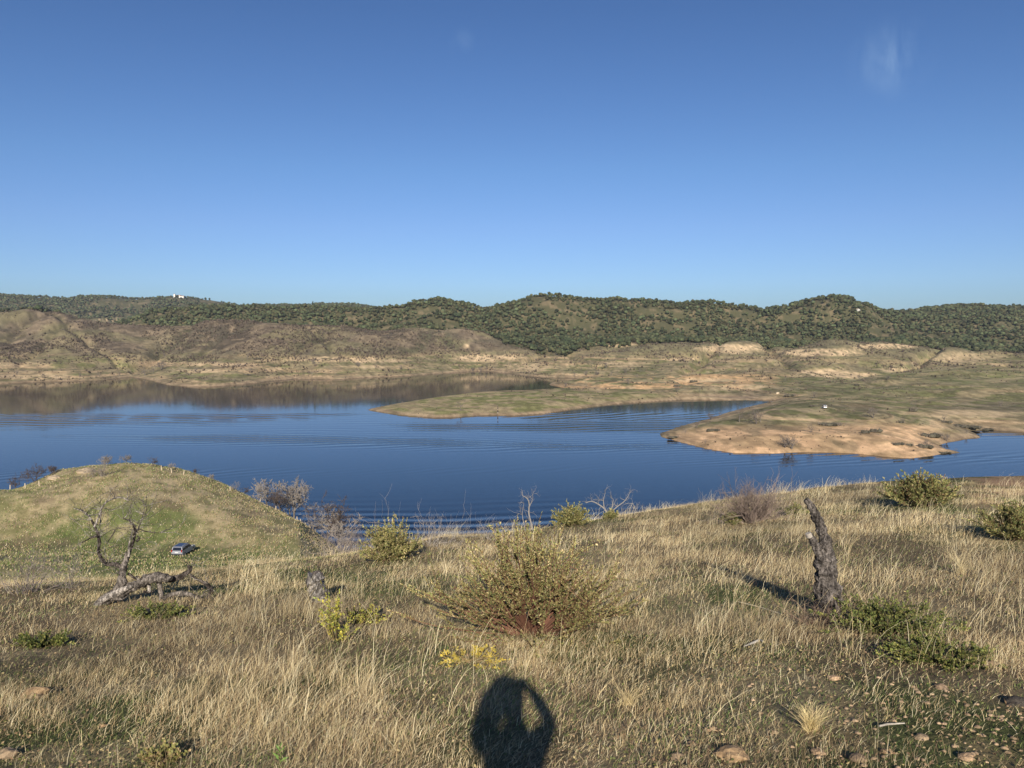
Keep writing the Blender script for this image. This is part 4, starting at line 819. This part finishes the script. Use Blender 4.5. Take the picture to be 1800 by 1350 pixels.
# small sawn stump
YS = on_ground(560, 1058)[1]; root = empty('tree_stump', (at(558, 1056, YS)[0], YS, H1(at(558, 1056, YS)[0], YS))); off = -np.array(root.location); tag(root, 'short grey weathered stump beside yellow leafed sprigs', 'stump')
G = Geo(); trace(G, YS, [(562, 1066), (561, 1052), (558, 1038), (555, 1026), (553, 1017)], [14, 13.5, 14, 14.5, 16], (.22, .20, .18), 30, .26, .0, 14, 8, 41); rel(G); G.build('trunk', m_bark, root)
G = Geo(); trace(G, YS, [(553, 1018), (552, 1015)], [15.5, 14.5], (.07, .06, .055), 24, .1, .0, 14, 2, 42); rel(G); G.build('cut_top', m_wood, root)
# thin bare saplings on the brow, against the water
def sapling(paths, Y, base, label, tw=6, seed=1, col=(.27, .245, .22), ln=.22):
    bx = at(*base, Y); root = empty('bare_sapling', (bx[0], Y, H1(bx[0], Y))); off = -np.array(root.location); tag(root, label, 'sapling'); G = Geo(); B = Geo(); r_ = np.random.default_rng(seed)
    for i, (p_, rp) in enumerate(paths): trace(G, Y, p_, [q * .7 for q in rp], col, 6, .1, .02, 8, 3, seed + i)
    for i, (p_, rp) in enumerate(paths):
        for (px, py) in p_[1:]:
            for k in range(tw):
                d = r_.normal(size=3); d[2] = abs(d[2]) + .1; d /= np.linalg.norm(d); branchy(B, at(px, py, Y), d, ln * r_.uniform(.5, 1), .005, 2, r_, np.array(col), .6, .2, 2, 3)
    for Q in (G, B):
        for v in Q.V: v += off
    G.build('trunk', m_twig, root); B.build('branches', m_twig, root)
sapling([([(936, 932), (932, 915), (929, 900), (931, 888), (928, 876), (918, 871)], [2.2, 2, 1.7, 1.5, 1.2, .7]), ([(931, 890), (936, 878)], [1, .6]), ([(922, 925), (917, 905), (921, 885)], [.9, .7, .5])], 18.5, (936, 944), 'pale bare sapling bent at the top, alone against the water', 3, 61)
sapling([([(1070, 908), (1064, 895), (1052, 886), (1040, 880), (1030, 884)], [2, 1.8, 1.5, 1.2, .8]), ([(1070, 905), (1076, 892), (1078, 878)], [1.6, 1.2, .8]), ([(1070, 905), (1085, 890), (1100, 880), (1106, 868)], [1.5, 1.2, 1, .6]), ([(1062, 893), (1060, 880), (1064, 866)], [1.2, .9, .5]), ([(1112, 912), (1118, 895), (1112, 885)], [1.2, .9, .6])], 21.5, (1075, 915), 'wide low bare sapling with many forks right of the small green bush', 3, 71)
def twigbush(px, py, wpx, hpx, n, label, col, seed, Y=None, name='bare_bush', lev=2, r0=.004, sp=.45):
    gp = on_ground(px, py) if Y is None else np.array([pix(px, py)[0] * Y, Y, H1(pix(px, py)[0] * Y, Y)]); W_ = wpx / FPX * gp[1]; Hh = CAMZ + pix(px, py - hpx)[1] * gp[1] - gp[2]
    root = empty(name, gp); tag(root, label, 'bush'); G = Geo(); r_ = np.random.default_rng(seed)
    for k in range(n):
        e = r_.normal() * W_ * .27; d = np.array([e, r_.normal() * W_ * .2, Hh * r_.uniform(.5, .8)]); ln = np.linalg.norm(d); branchy(G, np.array([e * .25, r_.normal() * W_ * .08, -.03]), d / ln, ln * .75, r0, lev, r_, np.array(col) * r_.uniform(.8, 1.2), sp, .3, 3, 3)
    G.build('branches', m_twig, root); return root
twigbush(1322, 918, 96, 66, 110, 'bare greyish brown bush left of the leaning trunk', (.22, .17, .14), 81, r0=.0085)
twigbush(755, 962, 110, 60, 34, 'thin bare bush against the water right of the yellow green shrub', (.36, .32, .28), 82, r0=.0045)
twigbush(620, 985, 90, 60, 80, 'dense pale bare bush left of the yellow green shrub', (.30, .25, .22), 83, Y=24, r0=.010)
twigbush(50, 1042, 140, 75, 26, 'sparse bare bush at the left edge behind the dead tree', (.26, .22, .19), 84, r0=.005)
twigbush(870, 950, 70, 40, 16, 'few bare stems left of the bent pale sapling', (.36, .32, .28), 85, r0=.004)
twigbush(118, 1035, 70, 60, 12, 'few bare twigs just left of the dead tree', (.30, .26, .22), 86, r0=.004)
twigbush(1448, 1100, 110, 30, 50, 'low tangle of dry brown stems around the foot of the leaning trunk', (.22, .15, .11), 87, r0=.003)
twigbush(95, 1105, 70, 30, 14, 'dark bare twigs on the grass below the dead tree', (.09, .07, .06), 88, r0=.004)
# leafy shrubs
OL = [(.25, .24, .085), (.36, .31, .12), (.50, .40, .21), (.16, .18, .065), (.19, .11, .055)]
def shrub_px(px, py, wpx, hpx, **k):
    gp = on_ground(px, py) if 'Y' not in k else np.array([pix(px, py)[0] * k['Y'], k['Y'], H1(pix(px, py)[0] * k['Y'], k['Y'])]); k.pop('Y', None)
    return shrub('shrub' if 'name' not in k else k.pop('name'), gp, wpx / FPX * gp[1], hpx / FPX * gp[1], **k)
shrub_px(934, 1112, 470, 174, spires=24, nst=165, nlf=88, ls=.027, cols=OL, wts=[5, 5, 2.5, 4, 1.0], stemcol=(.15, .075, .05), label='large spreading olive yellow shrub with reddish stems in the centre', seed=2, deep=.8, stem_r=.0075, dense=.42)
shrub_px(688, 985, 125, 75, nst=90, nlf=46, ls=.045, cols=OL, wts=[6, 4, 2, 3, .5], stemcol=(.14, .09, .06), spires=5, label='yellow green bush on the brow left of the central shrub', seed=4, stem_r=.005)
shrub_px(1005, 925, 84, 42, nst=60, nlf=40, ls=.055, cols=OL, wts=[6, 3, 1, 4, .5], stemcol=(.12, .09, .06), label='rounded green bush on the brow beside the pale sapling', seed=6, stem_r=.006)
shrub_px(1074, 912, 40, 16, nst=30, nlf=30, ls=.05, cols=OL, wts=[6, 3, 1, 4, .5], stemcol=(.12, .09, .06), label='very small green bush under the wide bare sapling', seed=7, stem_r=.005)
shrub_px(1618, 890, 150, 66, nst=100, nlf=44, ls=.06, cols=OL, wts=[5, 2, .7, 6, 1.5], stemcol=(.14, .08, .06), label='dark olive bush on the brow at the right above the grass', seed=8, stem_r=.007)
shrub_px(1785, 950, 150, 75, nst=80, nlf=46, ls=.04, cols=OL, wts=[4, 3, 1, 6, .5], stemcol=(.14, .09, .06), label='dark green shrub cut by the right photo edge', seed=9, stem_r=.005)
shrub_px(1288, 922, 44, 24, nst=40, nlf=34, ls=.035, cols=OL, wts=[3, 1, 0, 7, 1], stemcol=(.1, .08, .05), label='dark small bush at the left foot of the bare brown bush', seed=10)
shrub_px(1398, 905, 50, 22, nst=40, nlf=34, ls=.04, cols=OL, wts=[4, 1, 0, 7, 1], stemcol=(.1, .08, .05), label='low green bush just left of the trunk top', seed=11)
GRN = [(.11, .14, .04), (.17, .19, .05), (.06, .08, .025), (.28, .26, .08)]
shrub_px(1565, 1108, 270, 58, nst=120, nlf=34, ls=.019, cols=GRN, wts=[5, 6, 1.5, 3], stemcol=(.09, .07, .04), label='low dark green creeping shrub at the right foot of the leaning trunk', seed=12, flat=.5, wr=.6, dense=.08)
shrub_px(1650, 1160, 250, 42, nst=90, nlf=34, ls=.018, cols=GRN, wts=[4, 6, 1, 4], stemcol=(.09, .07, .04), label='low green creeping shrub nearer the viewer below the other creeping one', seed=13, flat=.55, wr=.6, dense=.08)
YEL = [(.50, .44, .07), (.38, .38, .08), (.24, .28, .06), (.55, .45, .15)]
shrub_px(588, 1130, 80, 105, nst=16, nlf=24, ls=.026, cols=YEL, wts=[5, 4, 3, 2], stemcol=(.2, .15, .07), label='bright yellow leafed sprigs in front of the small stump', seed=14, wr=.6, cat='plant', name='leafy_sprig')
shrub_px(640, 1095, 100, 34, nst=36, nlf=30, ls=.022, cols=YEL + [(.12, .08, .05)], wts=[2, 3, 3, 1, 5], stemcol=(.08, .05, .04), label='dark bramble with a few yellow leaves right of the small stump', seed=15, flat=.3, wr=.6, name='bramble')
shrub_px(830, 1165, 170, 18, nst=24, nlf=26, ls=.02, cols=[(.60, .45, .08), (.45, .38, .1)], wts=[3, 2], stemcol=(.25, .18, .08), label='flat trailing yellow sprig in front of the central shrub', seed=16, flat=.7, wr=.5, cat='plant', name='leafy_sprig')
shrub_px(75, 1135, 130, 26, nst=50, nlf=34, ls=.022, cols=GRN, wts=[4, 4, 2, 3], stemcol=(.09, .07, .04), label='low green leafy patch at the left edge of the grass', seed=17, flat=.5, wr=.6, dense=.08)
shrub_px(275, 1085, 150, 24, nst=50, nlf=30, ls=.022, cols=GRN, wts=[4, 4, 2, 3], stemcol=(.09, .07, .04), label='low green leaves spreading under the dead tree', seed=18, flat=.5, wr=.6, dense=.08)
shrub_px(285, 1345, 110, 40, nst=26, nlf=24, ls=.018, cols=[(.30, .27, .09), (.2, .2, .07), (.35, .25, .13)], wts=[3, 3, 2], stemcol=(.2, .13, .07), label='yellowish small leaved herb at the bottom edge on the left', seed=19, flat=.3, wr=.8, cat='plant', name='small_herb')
# bright green weed at the bottom edge
gp = on_ground(492, 1345); root = empty('green_weed', gp); tag(root, 'small fresh green weed at the bottom edge left of the shadow', 'plant'); r_ = np.random.default_rng(3); G = Geo(); G.tube([(0, 0, -.01), (.004, 0, .05), (.0, 0, .10)], [.0025, .002, .0015], 5, (.15, .2, .05)); G.build('stem', m_twig, root)
a = np.arange(13) * 2.4; zz = np.linspace(.015, .10, 13); P_ = np.stack([0 * a, 0 * a, zz], 1); D_ = np.stack([np.cos(a), np.sin(a), .5 + zz * 6], 1); D_ /= np.linalg.norm(D_, axis=1)[:, None]; V_, F_, C2 = leaf_geo(P_, D_, np.linspace(.055, .03, 13), .34, pal(13, [(.16, .26, .06)], [1])); mk('leaves', V_, [F_], m_leaf, root, C2)
# stones and sticks
RK = [(1288, 1334, 60, 'largest tan flat stone in the grass at the bottom'), (1192, 1333, 26, 'small tan stone left of the largest stone'), (1250, 1285, 24, 'pinkish stone above the largest stone'), (1215, 1312, 20, 'dull stone between the small tan one and the pinkish one'), (1790, 1240, 44, 'dark stone at the right edge'), (1360, 1290, 18, 'stone by the bright straw tuft'), (1440, 1325, 28, 'tan stone right of the largest stone'), (1510, 1338, 34, 'tan stone at the bottom between two smaller ones'), (1560, 1325, 22, 'small stone in the bare patch, left half'), (1620, 1300, 26, 'stone in the middle of the bare patch'), (1700, 1335, 30, 'stone at the bottom right in the bare patch'), (1745, 1170, 30, 'pale stone below the creeping green shrub'), (60, 1225, 46, 'reddish earth coloured stone in the grass at the left'), (10, 1330, 40, 'orange stone at the bottom left corner'), (1465, 1195, 24, 'half buried tan stone left of the creeping shrub'), (1655, 1210, 24, 'pale stone near the end of the creeping shrub'), (180, 1278, 18, 'small brown stone in the left grass')]
for i, (px, py, wp, lab) in enumerate(RK): rock(px, py, wp, lab, [(.34, .23, .13), (.30, .22, .14), (.38, .26, .16), (.24, .17, .11)][i % 4] if i != 4 else (.07, .06, .05), 50 + i, 'stone', None, .5, 'stones lying in the grass')
def stick(pts, rp, col, label):
    gp = on_ground(*pts[0]); root_l = gp; G = Geo(); P_ = np.array([on_ground(*p) + np.array([0, 0, .03]) for p in pts]) - gp; G.tube(P_, np.array(rp) / FPX * gp[1], 7, col, .12); o = G.build('stick', m_wood); o.location = gp; tag(o, label, 'stick')
stick([(1308, 1143), (1320, 1139), (1330, 1135), (1336, 1132), (1341, 1135)], [1, 2, 2.4, 2.2, 1.2], (.42, .39, .34), 'short curved white stick on the grass right of the shadow'); stick([(1298, 1064), (1335, 1073), (1374, 1087)], [1, 1.1, .9], (.55, .46, .3), 'long thin straight cane left of the trunk foot')
stick([(1545, 1287), (1560, 1283), (1590, 1282)], [1.6, 2, 1], (.40, .36, .3), 'pale curved stick on the bare patch at the lower right')
# ------------------------------------------------------------------ grass
STRAW = [(.62, .51, .30), (.52, .41, .22), (.74, .65, .43), (.38, .28, .15), (.27, .19, .11)]; GREEN = [(.13, .18, .055), (.19, .22, .07), (.09, .13, .04)]; BROWN = [(.20, .13, .08), (.26, .17, .10), (.14, .09, .06)]
def gmask(x, y):
    g1 = fbm(x * .8 + 4, y * .8, 3, 91); px = 900 + x / np.maximum(y, .5) * FPX; r = np.hypot(x, y)
    green = sst(.49, .60, g1) * (.45 + .55 * sst(3.2, 4.6, r)); green = np.maximum(green, sst(.42, .54, g1) * sst(6, 10, r) * sst(880, 1050, px) * .85)
    earth = sst(0, 1.5, 1.9 - np.hypot((x - 3.2) / 1.3, (y - 3.3) / .9))
    return green, earth
def grass(n, rlo, rhi, hlo, hhi, w, cols, wts, label, lev=3, clump=None, thin_green=False, unif=.5, wind=(.25, .1), keep=lambda x, y: 1.0, name='dry_grass'):
    U = rng.random(n); k = rng.random(n) < unif; r = np.where(k, rlo + (rhi - rlo) * U, rlo * (rhi / rlo) ** U); th_ = rng.uniform(-.78, .78, n); x = r * np.sin(th_); y = r * np.cos(th_)
    if clump:
        cx = rng.normal(size=n) * clump; cy2 = rng.normal(size=n) * clump; m = max(1, n // 14); idx = rng.integers(0, m, n); x = x[idx] + cx * (.6 + r[idx] * .05); y = y[idx] + cy2 * (.6 + r[idx] * .05)
    pr = keep(x, y); s_ = (rng.random(n) < pr) & (y > 1.2); x, y = x[s_], y[s_]; n = len(x); r = np.hypot(x, y); th_ = np.arctan2(x, y)
    s_ = r < np.interp(th_, CR_TH, CR_R) + 6; x, y, r = x[s_], y[s_], r[s_]; n = len(x)
    h = rng.uniform(hlo, hhi, n) * (.65 + .7 * vn(x * 1.1, y * 1.1, 6)); a = rng.random(n) * 6.28; q = h * rng.uniform(.15, .75, n)
    q = q * np.where(rng.random(n) < .25, 1.8, 1.0); lean = np.stack([np.cos(a) * q + wind[0] * h, np.sin(a) * q * .8 + wind[1] * h], 1)
    col = pal(n, cols, wts); ww = w * (1 + r * .055) * rng.uniform(.6, 1.4, n)
    dryp = fbm(x * .5, y * .5, 3, 93)[:, None]; col = col * (.76 + .5 * sst(.3, .7, dryp))
    z = near_h(x, y) - .01
    o = blades(np.stack([x, y, z], 1), h, lean, ww, col, lev, name, m_grass); tag(o, label, 'grass', kind='stuff'); return o
CLEAR = []
for (cpx, cpy, cw, cf) in [(270, 1062, 115, .9), (560, 1055, 34, .35), (1458, 1088, 50, .5), (1375, 1060, 70, .3), (1322, 918, 46, 1.2), (640, 1095, 55, .35), (925, 1108, 160, .35), (588, 1130, 34, .2), (830, 1165, 85, .15), (688, 985, 55, .5), (75, 1135, 65, .25), (275, 1085, 75, .3), (1618, 890, 70, 1.2), (1785, 950, 70, .8), (1005, 925, 40, 1.0), (1288, 1334, 34, .12), (1330, 1138, 26, .1), (1425, 1285, 28, .08), (492, 1345, 18, .12), (1336, 1075, 45, .1)]:
    g_ = on_ground(cpx, cpy); CLEAR.append((g_[0], g_[1], cw / FPX * g_[1], cf))
def clear(x, y):
    k = np.ones(x.shape)
    for (cx, cy, rx, ry) in CLEAR: k = np.minimum(k, sst(.75, 1.15, np.hypot((x - cx) / rx, (y - (cy - ry * .45)) / ry)))
    return k
def k_straw(x, y): g, e = gmask(x, y); return (1 - .8 * g) * (1 - .75 * e) * (.3 + .7 * sst(.38, .55, fbm(x * 1.6, y * 1.6, 3, 98)))
def k_mid(x, y): return k_straw(x, y) * (.12 + .88 * clear(x, y)) * (.18 + .82 * sst(3.4, 6.0, np.hypot(x, y) + 1.0 * (x < 0)))
def k_green(x, y): g, e = gmask(x, y); return np.clip(g + .12, 0, 1) * (1 - .6 * e)
def k_tall(x, y): r = np.hypot(x, y); px = 900 + x / np.maximum(y, .5) * FPX; g, e = gmask(x, y); return np.clip(sst(.45, .62, fbm(x * .6, y * .6, 3, 95)) + sst(1150, 1300, px) * .4 * sst(5, 7, r) + .06, 0, 1) * (1 - e) * sst(3.6, 6.5, r) * clear(x, y) * (1 - .6 * (px < 420))
grass(360000, 2.0, 26, .03, .12, .0017, STRAW + BROWN, [4, 4, 2, 4, 3, 2, 2, 1], 'short dry straw coloured grass carpeting the near hillside', keep=k_straw)
grass(150000, 2.0, 26, .06, .18, .0016, STRAW, [5, 4, 3, 3, 2], 'medium tufts of bleached grass all over the near hillside', clump=.05, keep=k_mid)
grass(26000, 2.6, 26, .22, .42, .0019, STRAW, [5, 3, 5, 1, 0], 'tall pale grass stalks leaning in the wind', lev=4, clump=.06, keep=k_tall, wind=(.35, .1), name='tall_grass')
grass(120000, 2.0, 24, .02, .06, .0034, GREEN, [3, 2, 3], 'short fresh green grass between the dry tufts', keep=k_green, name='green_grass', lev=2)
def k_mat(x, y): g, e = gmask(x, y); return (1 - .4 * g) * (1 - .7 * e)
MAT = True
grass(190000, 2.0, 24, .02, .07, .0019, STRAW + BROWN, [5, 4, 4, 4, 3, 1, 1, 1], 'matted fallen straw lying flat between the tufts', keep=k_mat, name='matted_straw', lev=2, wind=(1.2, .2))
# dry leaves and herbs close to the ground
n = 80000; r = 2.0 * (20 / 2.0) ** rng.random(n); t = rng.uniform(-.78, .78, n); x = r * np.sin(t); y = r * np.cos(t); sel = rng.random(n) < (.25 + .75 * sst(.45, .6, fbm(x * 1.2, y * 1.2, 3, 97))); x, y, r = x[sel], y[sel], r[sel]; n = len(x)
D_ = rng.normal(size=(n, 3)); D_[:, 2] = np.abs(D_[:, 2]) * .5; D_ /= np.linalg.norm(D_, axis=1)[:, None]
V_, F_, C2 = leaf_geo(np.stack([x, y, near_h(x, y) + rng.uniform(0, .03, n)], 1), D_, rng.uniform(.008, .019, n) * (1 + r * .05), .6, pal(n, [(.15, .17, .05), (.09, .11, .035), (.34, .25, .14), (.22, .14, .08), (.46, .37, .18)], [3, 2, 4, 3, 2]))
o = mk('ground_herbs', V_, [F_], m_leaf, None, C2); tag(o, 'tiny herbs and fallen leaves between the grass', 'ground cover', kind='stuff')
# pebbles
n = 1500; x = 3.1 + rng.normal(size=n) * 1.0; y = 3.3 + rng.normal(size=n) * .75; sel = y > 1.5; x, y = x[sel], y[sel]; n = len(x); PB = []
for i in range(6):
    G = Geo(); lump(G, (0, 0, 0), (1, .8, .6), ICO1, i + 3, (.34, .24, .15), .4); PB.append(G)
o = merge_templates(PB, x, y, near_h(x, y), rng.uniform(.006, .022, n), 'gravel', m_rock); tag(o, 'small tan gravel on the bare patch at lower right', 'gravel', kind='stuff')
# one bright arching tuft
def tuft(px, py, n, h, label, seed, col):
    gp = on_ground(px, py); a = rng.random(n) * 6.28; hh = rng.uniform(.6, 1, n) * h; q = hh * rng.uniform(.4, 1.1, n); P_ = np.stack([rng.normal(size=n) * .02, rng.normal(size=n) * .02, 0 * a - .01], 1)
    o = blades(P_, hh, np.stack([np.cos(a) * q, np.sin(a) * q], 1), rng.uniform(.002, .0035, n), pal(n, col, [1] * len(col)), 5, 'grass_tuft', m_grass); o.location = gp; tag(o, label, 'grass tuft')
tuft(1425, 1285, 240, .17, 'bright arching straw tuft at the lower right', 1, [(.72, .6, .3), (.66, .52, .28)])
tuft(1690, 1010, 90, .42, 'tall pale tuft leaning in the grass right of the trunk', 2, [(.66, .55, .32)]); tuft(1105, 1240, 90, .22, 'straw tuft right of the shadow', 3, [(.6, .48, .26)])
# grass tufts over the knoll
n = 110000; Y_ = 86 + 90 * rng.random(n); u_ = rng.uniform(-.74, -.16, n); x = u_ * Y_; dens = .25 + .75 * sst(.46, .6, fbm(x * .3, Y_ * .2, 3, 65)); sel = rng.random(n) < dens; x, Y_ = x[sel], Y_[sel]; v = seen(x, Y_, .5); x, Y_ = x[v], Y_[v]
z = height(x, Y_); s_ = z > 1; x, Y_, z = x[s_], Y_[s_], z[s_]; n = len(x); px = 900 + x / Y_ * FPX; dr = sst(330, 430, px + 60 * rng.normal(size=n)) * .5
cc = pal(n, STRAW[:4], [4, 4, 2, 3]); gg = pal(n, GREEN, [2, 3, 1]); pick = (rng.random(n) < .52 - dr * .6)[:, None]; cc = np.where(pick, gg * 1.1, cc * .72)
h = rng.uniform(.12, .42, n); a = rng.random(n) * 6.28
o = blades(np.stack([x, Y_, z - .03], 1), h, np.stack([np.cos(a) * h * .4 + .2 * h, np.sin(a) * h * .4], 1), rng.uniform(.06, .18, n), cc, 2, 'knoll_grass', m_grass); tag(o, 'tufted green and straw grass over the knoll', 'grass', kind='stuff')
# ------------------------------------------------------------------ the photographer, standing behind the phone, whose shadow falls in front
PX0, PY0 = 0.0, -0.30; gz = H1(PX0, PY0); person = empty('person', (PX0, PY0, gz)); tag(person, 'person standing with both hands raised holding a phone, seen as a shadow', 'person')
m_skin = material('skin', .55, (.55, .36, .27)); m_coat = material('dark coat', .9, (.05, .06, .09), noise=[(40, .2)]); m_jean = material('jeans', .9, (.06, .08, .14), noise=[(60, .2)]); m_hair = material('hair', .8, (.04, .025, .015), noise=[(80, .3)]); m_shoe = material('boots', .7, (.08, .05, .03))
def skin(name, verts, edges, radii, mat, parent, sub=2, rootv=0):
    me = bpy.data.meshes.new(name); me.from_pydata(verts, edges, []); o = bpy.data.objects.new(name, me); COL.objects.link(o); me.materials.append(mat); o.parent = parent
    md = o.modifiers.new('skin', 'SKIN'); md.use_smooth_shade = True
    for i, r in enumerate(radii):
        me.skin_vertices[0].data[i].radius = (r, r) if np.isscalar(r) else r
    me.skin_vertices[0].data[rootv].use_root = True
    s_ = o.modifiers.new('sub', 'SUBSURF'); s_.levels = sub; s_.render_levels = sub; return o
EH = EYE                       # height of the phone above the ground
SC = (CAMZ - gz) / 1.62; person.scale = (SC,) * 3; hz = 1.62       # the phone is held at 1.62 of a 1.75 m figure
py_ = (-PY0 - .045) / SC              # phone a little behind the lens
# body: pelvis root, spine, head, arms to the phone, legs
Bv = [(0, 0, .93), (0, .01, 1.12), (0, .0, 1.34), (0, 0, 1.47), (0, .02, 1.56), (0, .03, 1.66), (0, .03, 1.74)]; Be = [(0, 1), (1, 2), (2, 3), (3, 4), (4, 5), (5, 6)]; Br = [(.15, .11), (.135, .10), (.16, .105), (.065, .06), (.06, .065), (.085, .10), (.06, .07)]
for s_ in (-1, 1):
    b = len(Bv); Bv += [(s_ * .14, 0, 1.38), (.235 if s_ > 0 else -.185, .12, 1.43), (s_ * .15, .19, 1.56), (s_ * .095, py_ - .03, hz - .02), (s_ * .09, py_ - .012, hz + .0)]; Be += [(2, b), (b, b + 1), (b + 1, b + 2), (b + 2, b + 3), (b + 3, b + 4)]; Br += [.058, .043, .038, .027, (.03, .018)]
    b = len(Bv); Bv += [(s_ * .09, 0, .85), (s_ * .11, .02, .48), (s_ * .12, -.01, .09), (s_ * .13, .10, .045), (s_ * .13, .17, .035)]; Be += [(0, b), (b, b + 1), (b + 1, b + 2), (b + 2, b + 3), (b + 3, b + 4)]; Br += [.085, .058, .042, .04, .03]
skin('body', Bv, Be, Br, m_skin, person)
Jv = [(-.03, 0, .90), (-.03, .01, 1.12), (-.02, .0, 1.34), (-.02, 0, 1.46)]; Je = [(0, 1), (1, 2), (2, 3)]; Jr = [(.14, .12), (.13, .12), (.15, .125), (.085, .08)]
for s_ in (-1, 1): b = len(Jv); Jv += [(s_ * .145, 0, 1.38), (.235 if s_ > 0 else -.185, .12, 1.43), (s_ * .15, .19, 1.56), (s_ * .11, .225, 1.60)]; Je += [(2, b), (b, b + 1), (b + 1, b + 2), (b + 2, b + 3)]; Jr += [.07, .055 if s_ > 0 else .10, .045 if s_ > 0 else .105, .04 if s_ > 0 else .08]  # left sleeve thickened and drawn in to close a gap in the cast shadow
skin('coat', Jv, Je, Jr, m_coat, person)
Tv = [(0, 0, .95)]; Te = []; Tr = [(.17, .125)]
for s_ in (-1, 1): b = len(Tv); Tv += [(s_ * .095, 0, .83), (s_ * .11, .02, .48), (s_ * .12, -.01, .10)]; Te += [(0, b), (b, b + 1), (b + 1, b + 2)]; Tr += [.10, .075, .062]
skin('trousers', Tv, Te, Tr, m_jean, person)
for s_ in (-1, 1): skin('boot', [(s_ * .12, -.04, .05), (s_ * .125, .06, .05), (s_ * .13, .17, .04), (s_ * .12, -.01, .14)], [(0, 1), (1, 2), (0, 3)], [.05, .05, .045, .055], m_shoe, person)
G = Geo(); lump(G, (-.075, .015, 1.66), (.125, .125, .145), ICO3, 4, (.04, .025, .015), .08); G.build('hair', m_hair, person, True)  # oversized and shifted left of the head to fill out the cast shadow
G = Geo()
for s_ in (-1, 1):
    for k, (dz, ln) in enumerate([(.02, .05), (.003, .055), (-.014, .052), (-.03, .042)]):     # four fingers wrap behind, thumb under
        p0 = np.array([s_ * .095, py_ - .005, hz + dz]); G.tube([p0, p0 + (s_ * -.012, .022, 0), p0 + (-s_ * ln * .55, .028, 0), p0 + (-s_ * ln * .75, .022, 0)], [.009, .0085, .008, .006], 8)
    p0 = np.array([s_ * .105, py_ - .02, hz - .03]); G.tube([p0, p0 + (-s_ * .02, -.01, -.006), p0 + (-s_ * .045, -.008, -.004)], [.011, .01, .007], 8)
G.build('fingers', m_skin, person, True)
G = Geo(); G.box((0, 0, 0), (.15, .008, .072), 0, (.03, .03, .035)); ph = G.build('phone', m_glass); ph.location = (0, PY0 + py_ * SC, CAMZ); tag(ph, 'smartphone held sideways in both hands at the camera position', 'phone')

# ------------------------------------------------------------------ thin morning haze
G = Geo(); G.box((0, 0, 95.5), (20400, 20400, 209)); hm = bpy.data.materials.new('haze'); hm.use_nodes = True; t = hm.node_tree; t.nodes.clear()
mo = t.nodes.new('ShaderNodeOutputMaterial'); pv = t.nodes.new('ShaderNodeVolumePrincipled'); pv.inputs['Color'].default_value = (.72, .82, 1, 1); pv.inputs['Density'].default_value = 4.2e-5; pv.inputs['Anisotropy'].default_value = 0.0
t.links.new(pv.outputs[0], mo.inputs['Volume']); hz_o = G.build('haze', hm); tag(hz_o, kind='stuff')
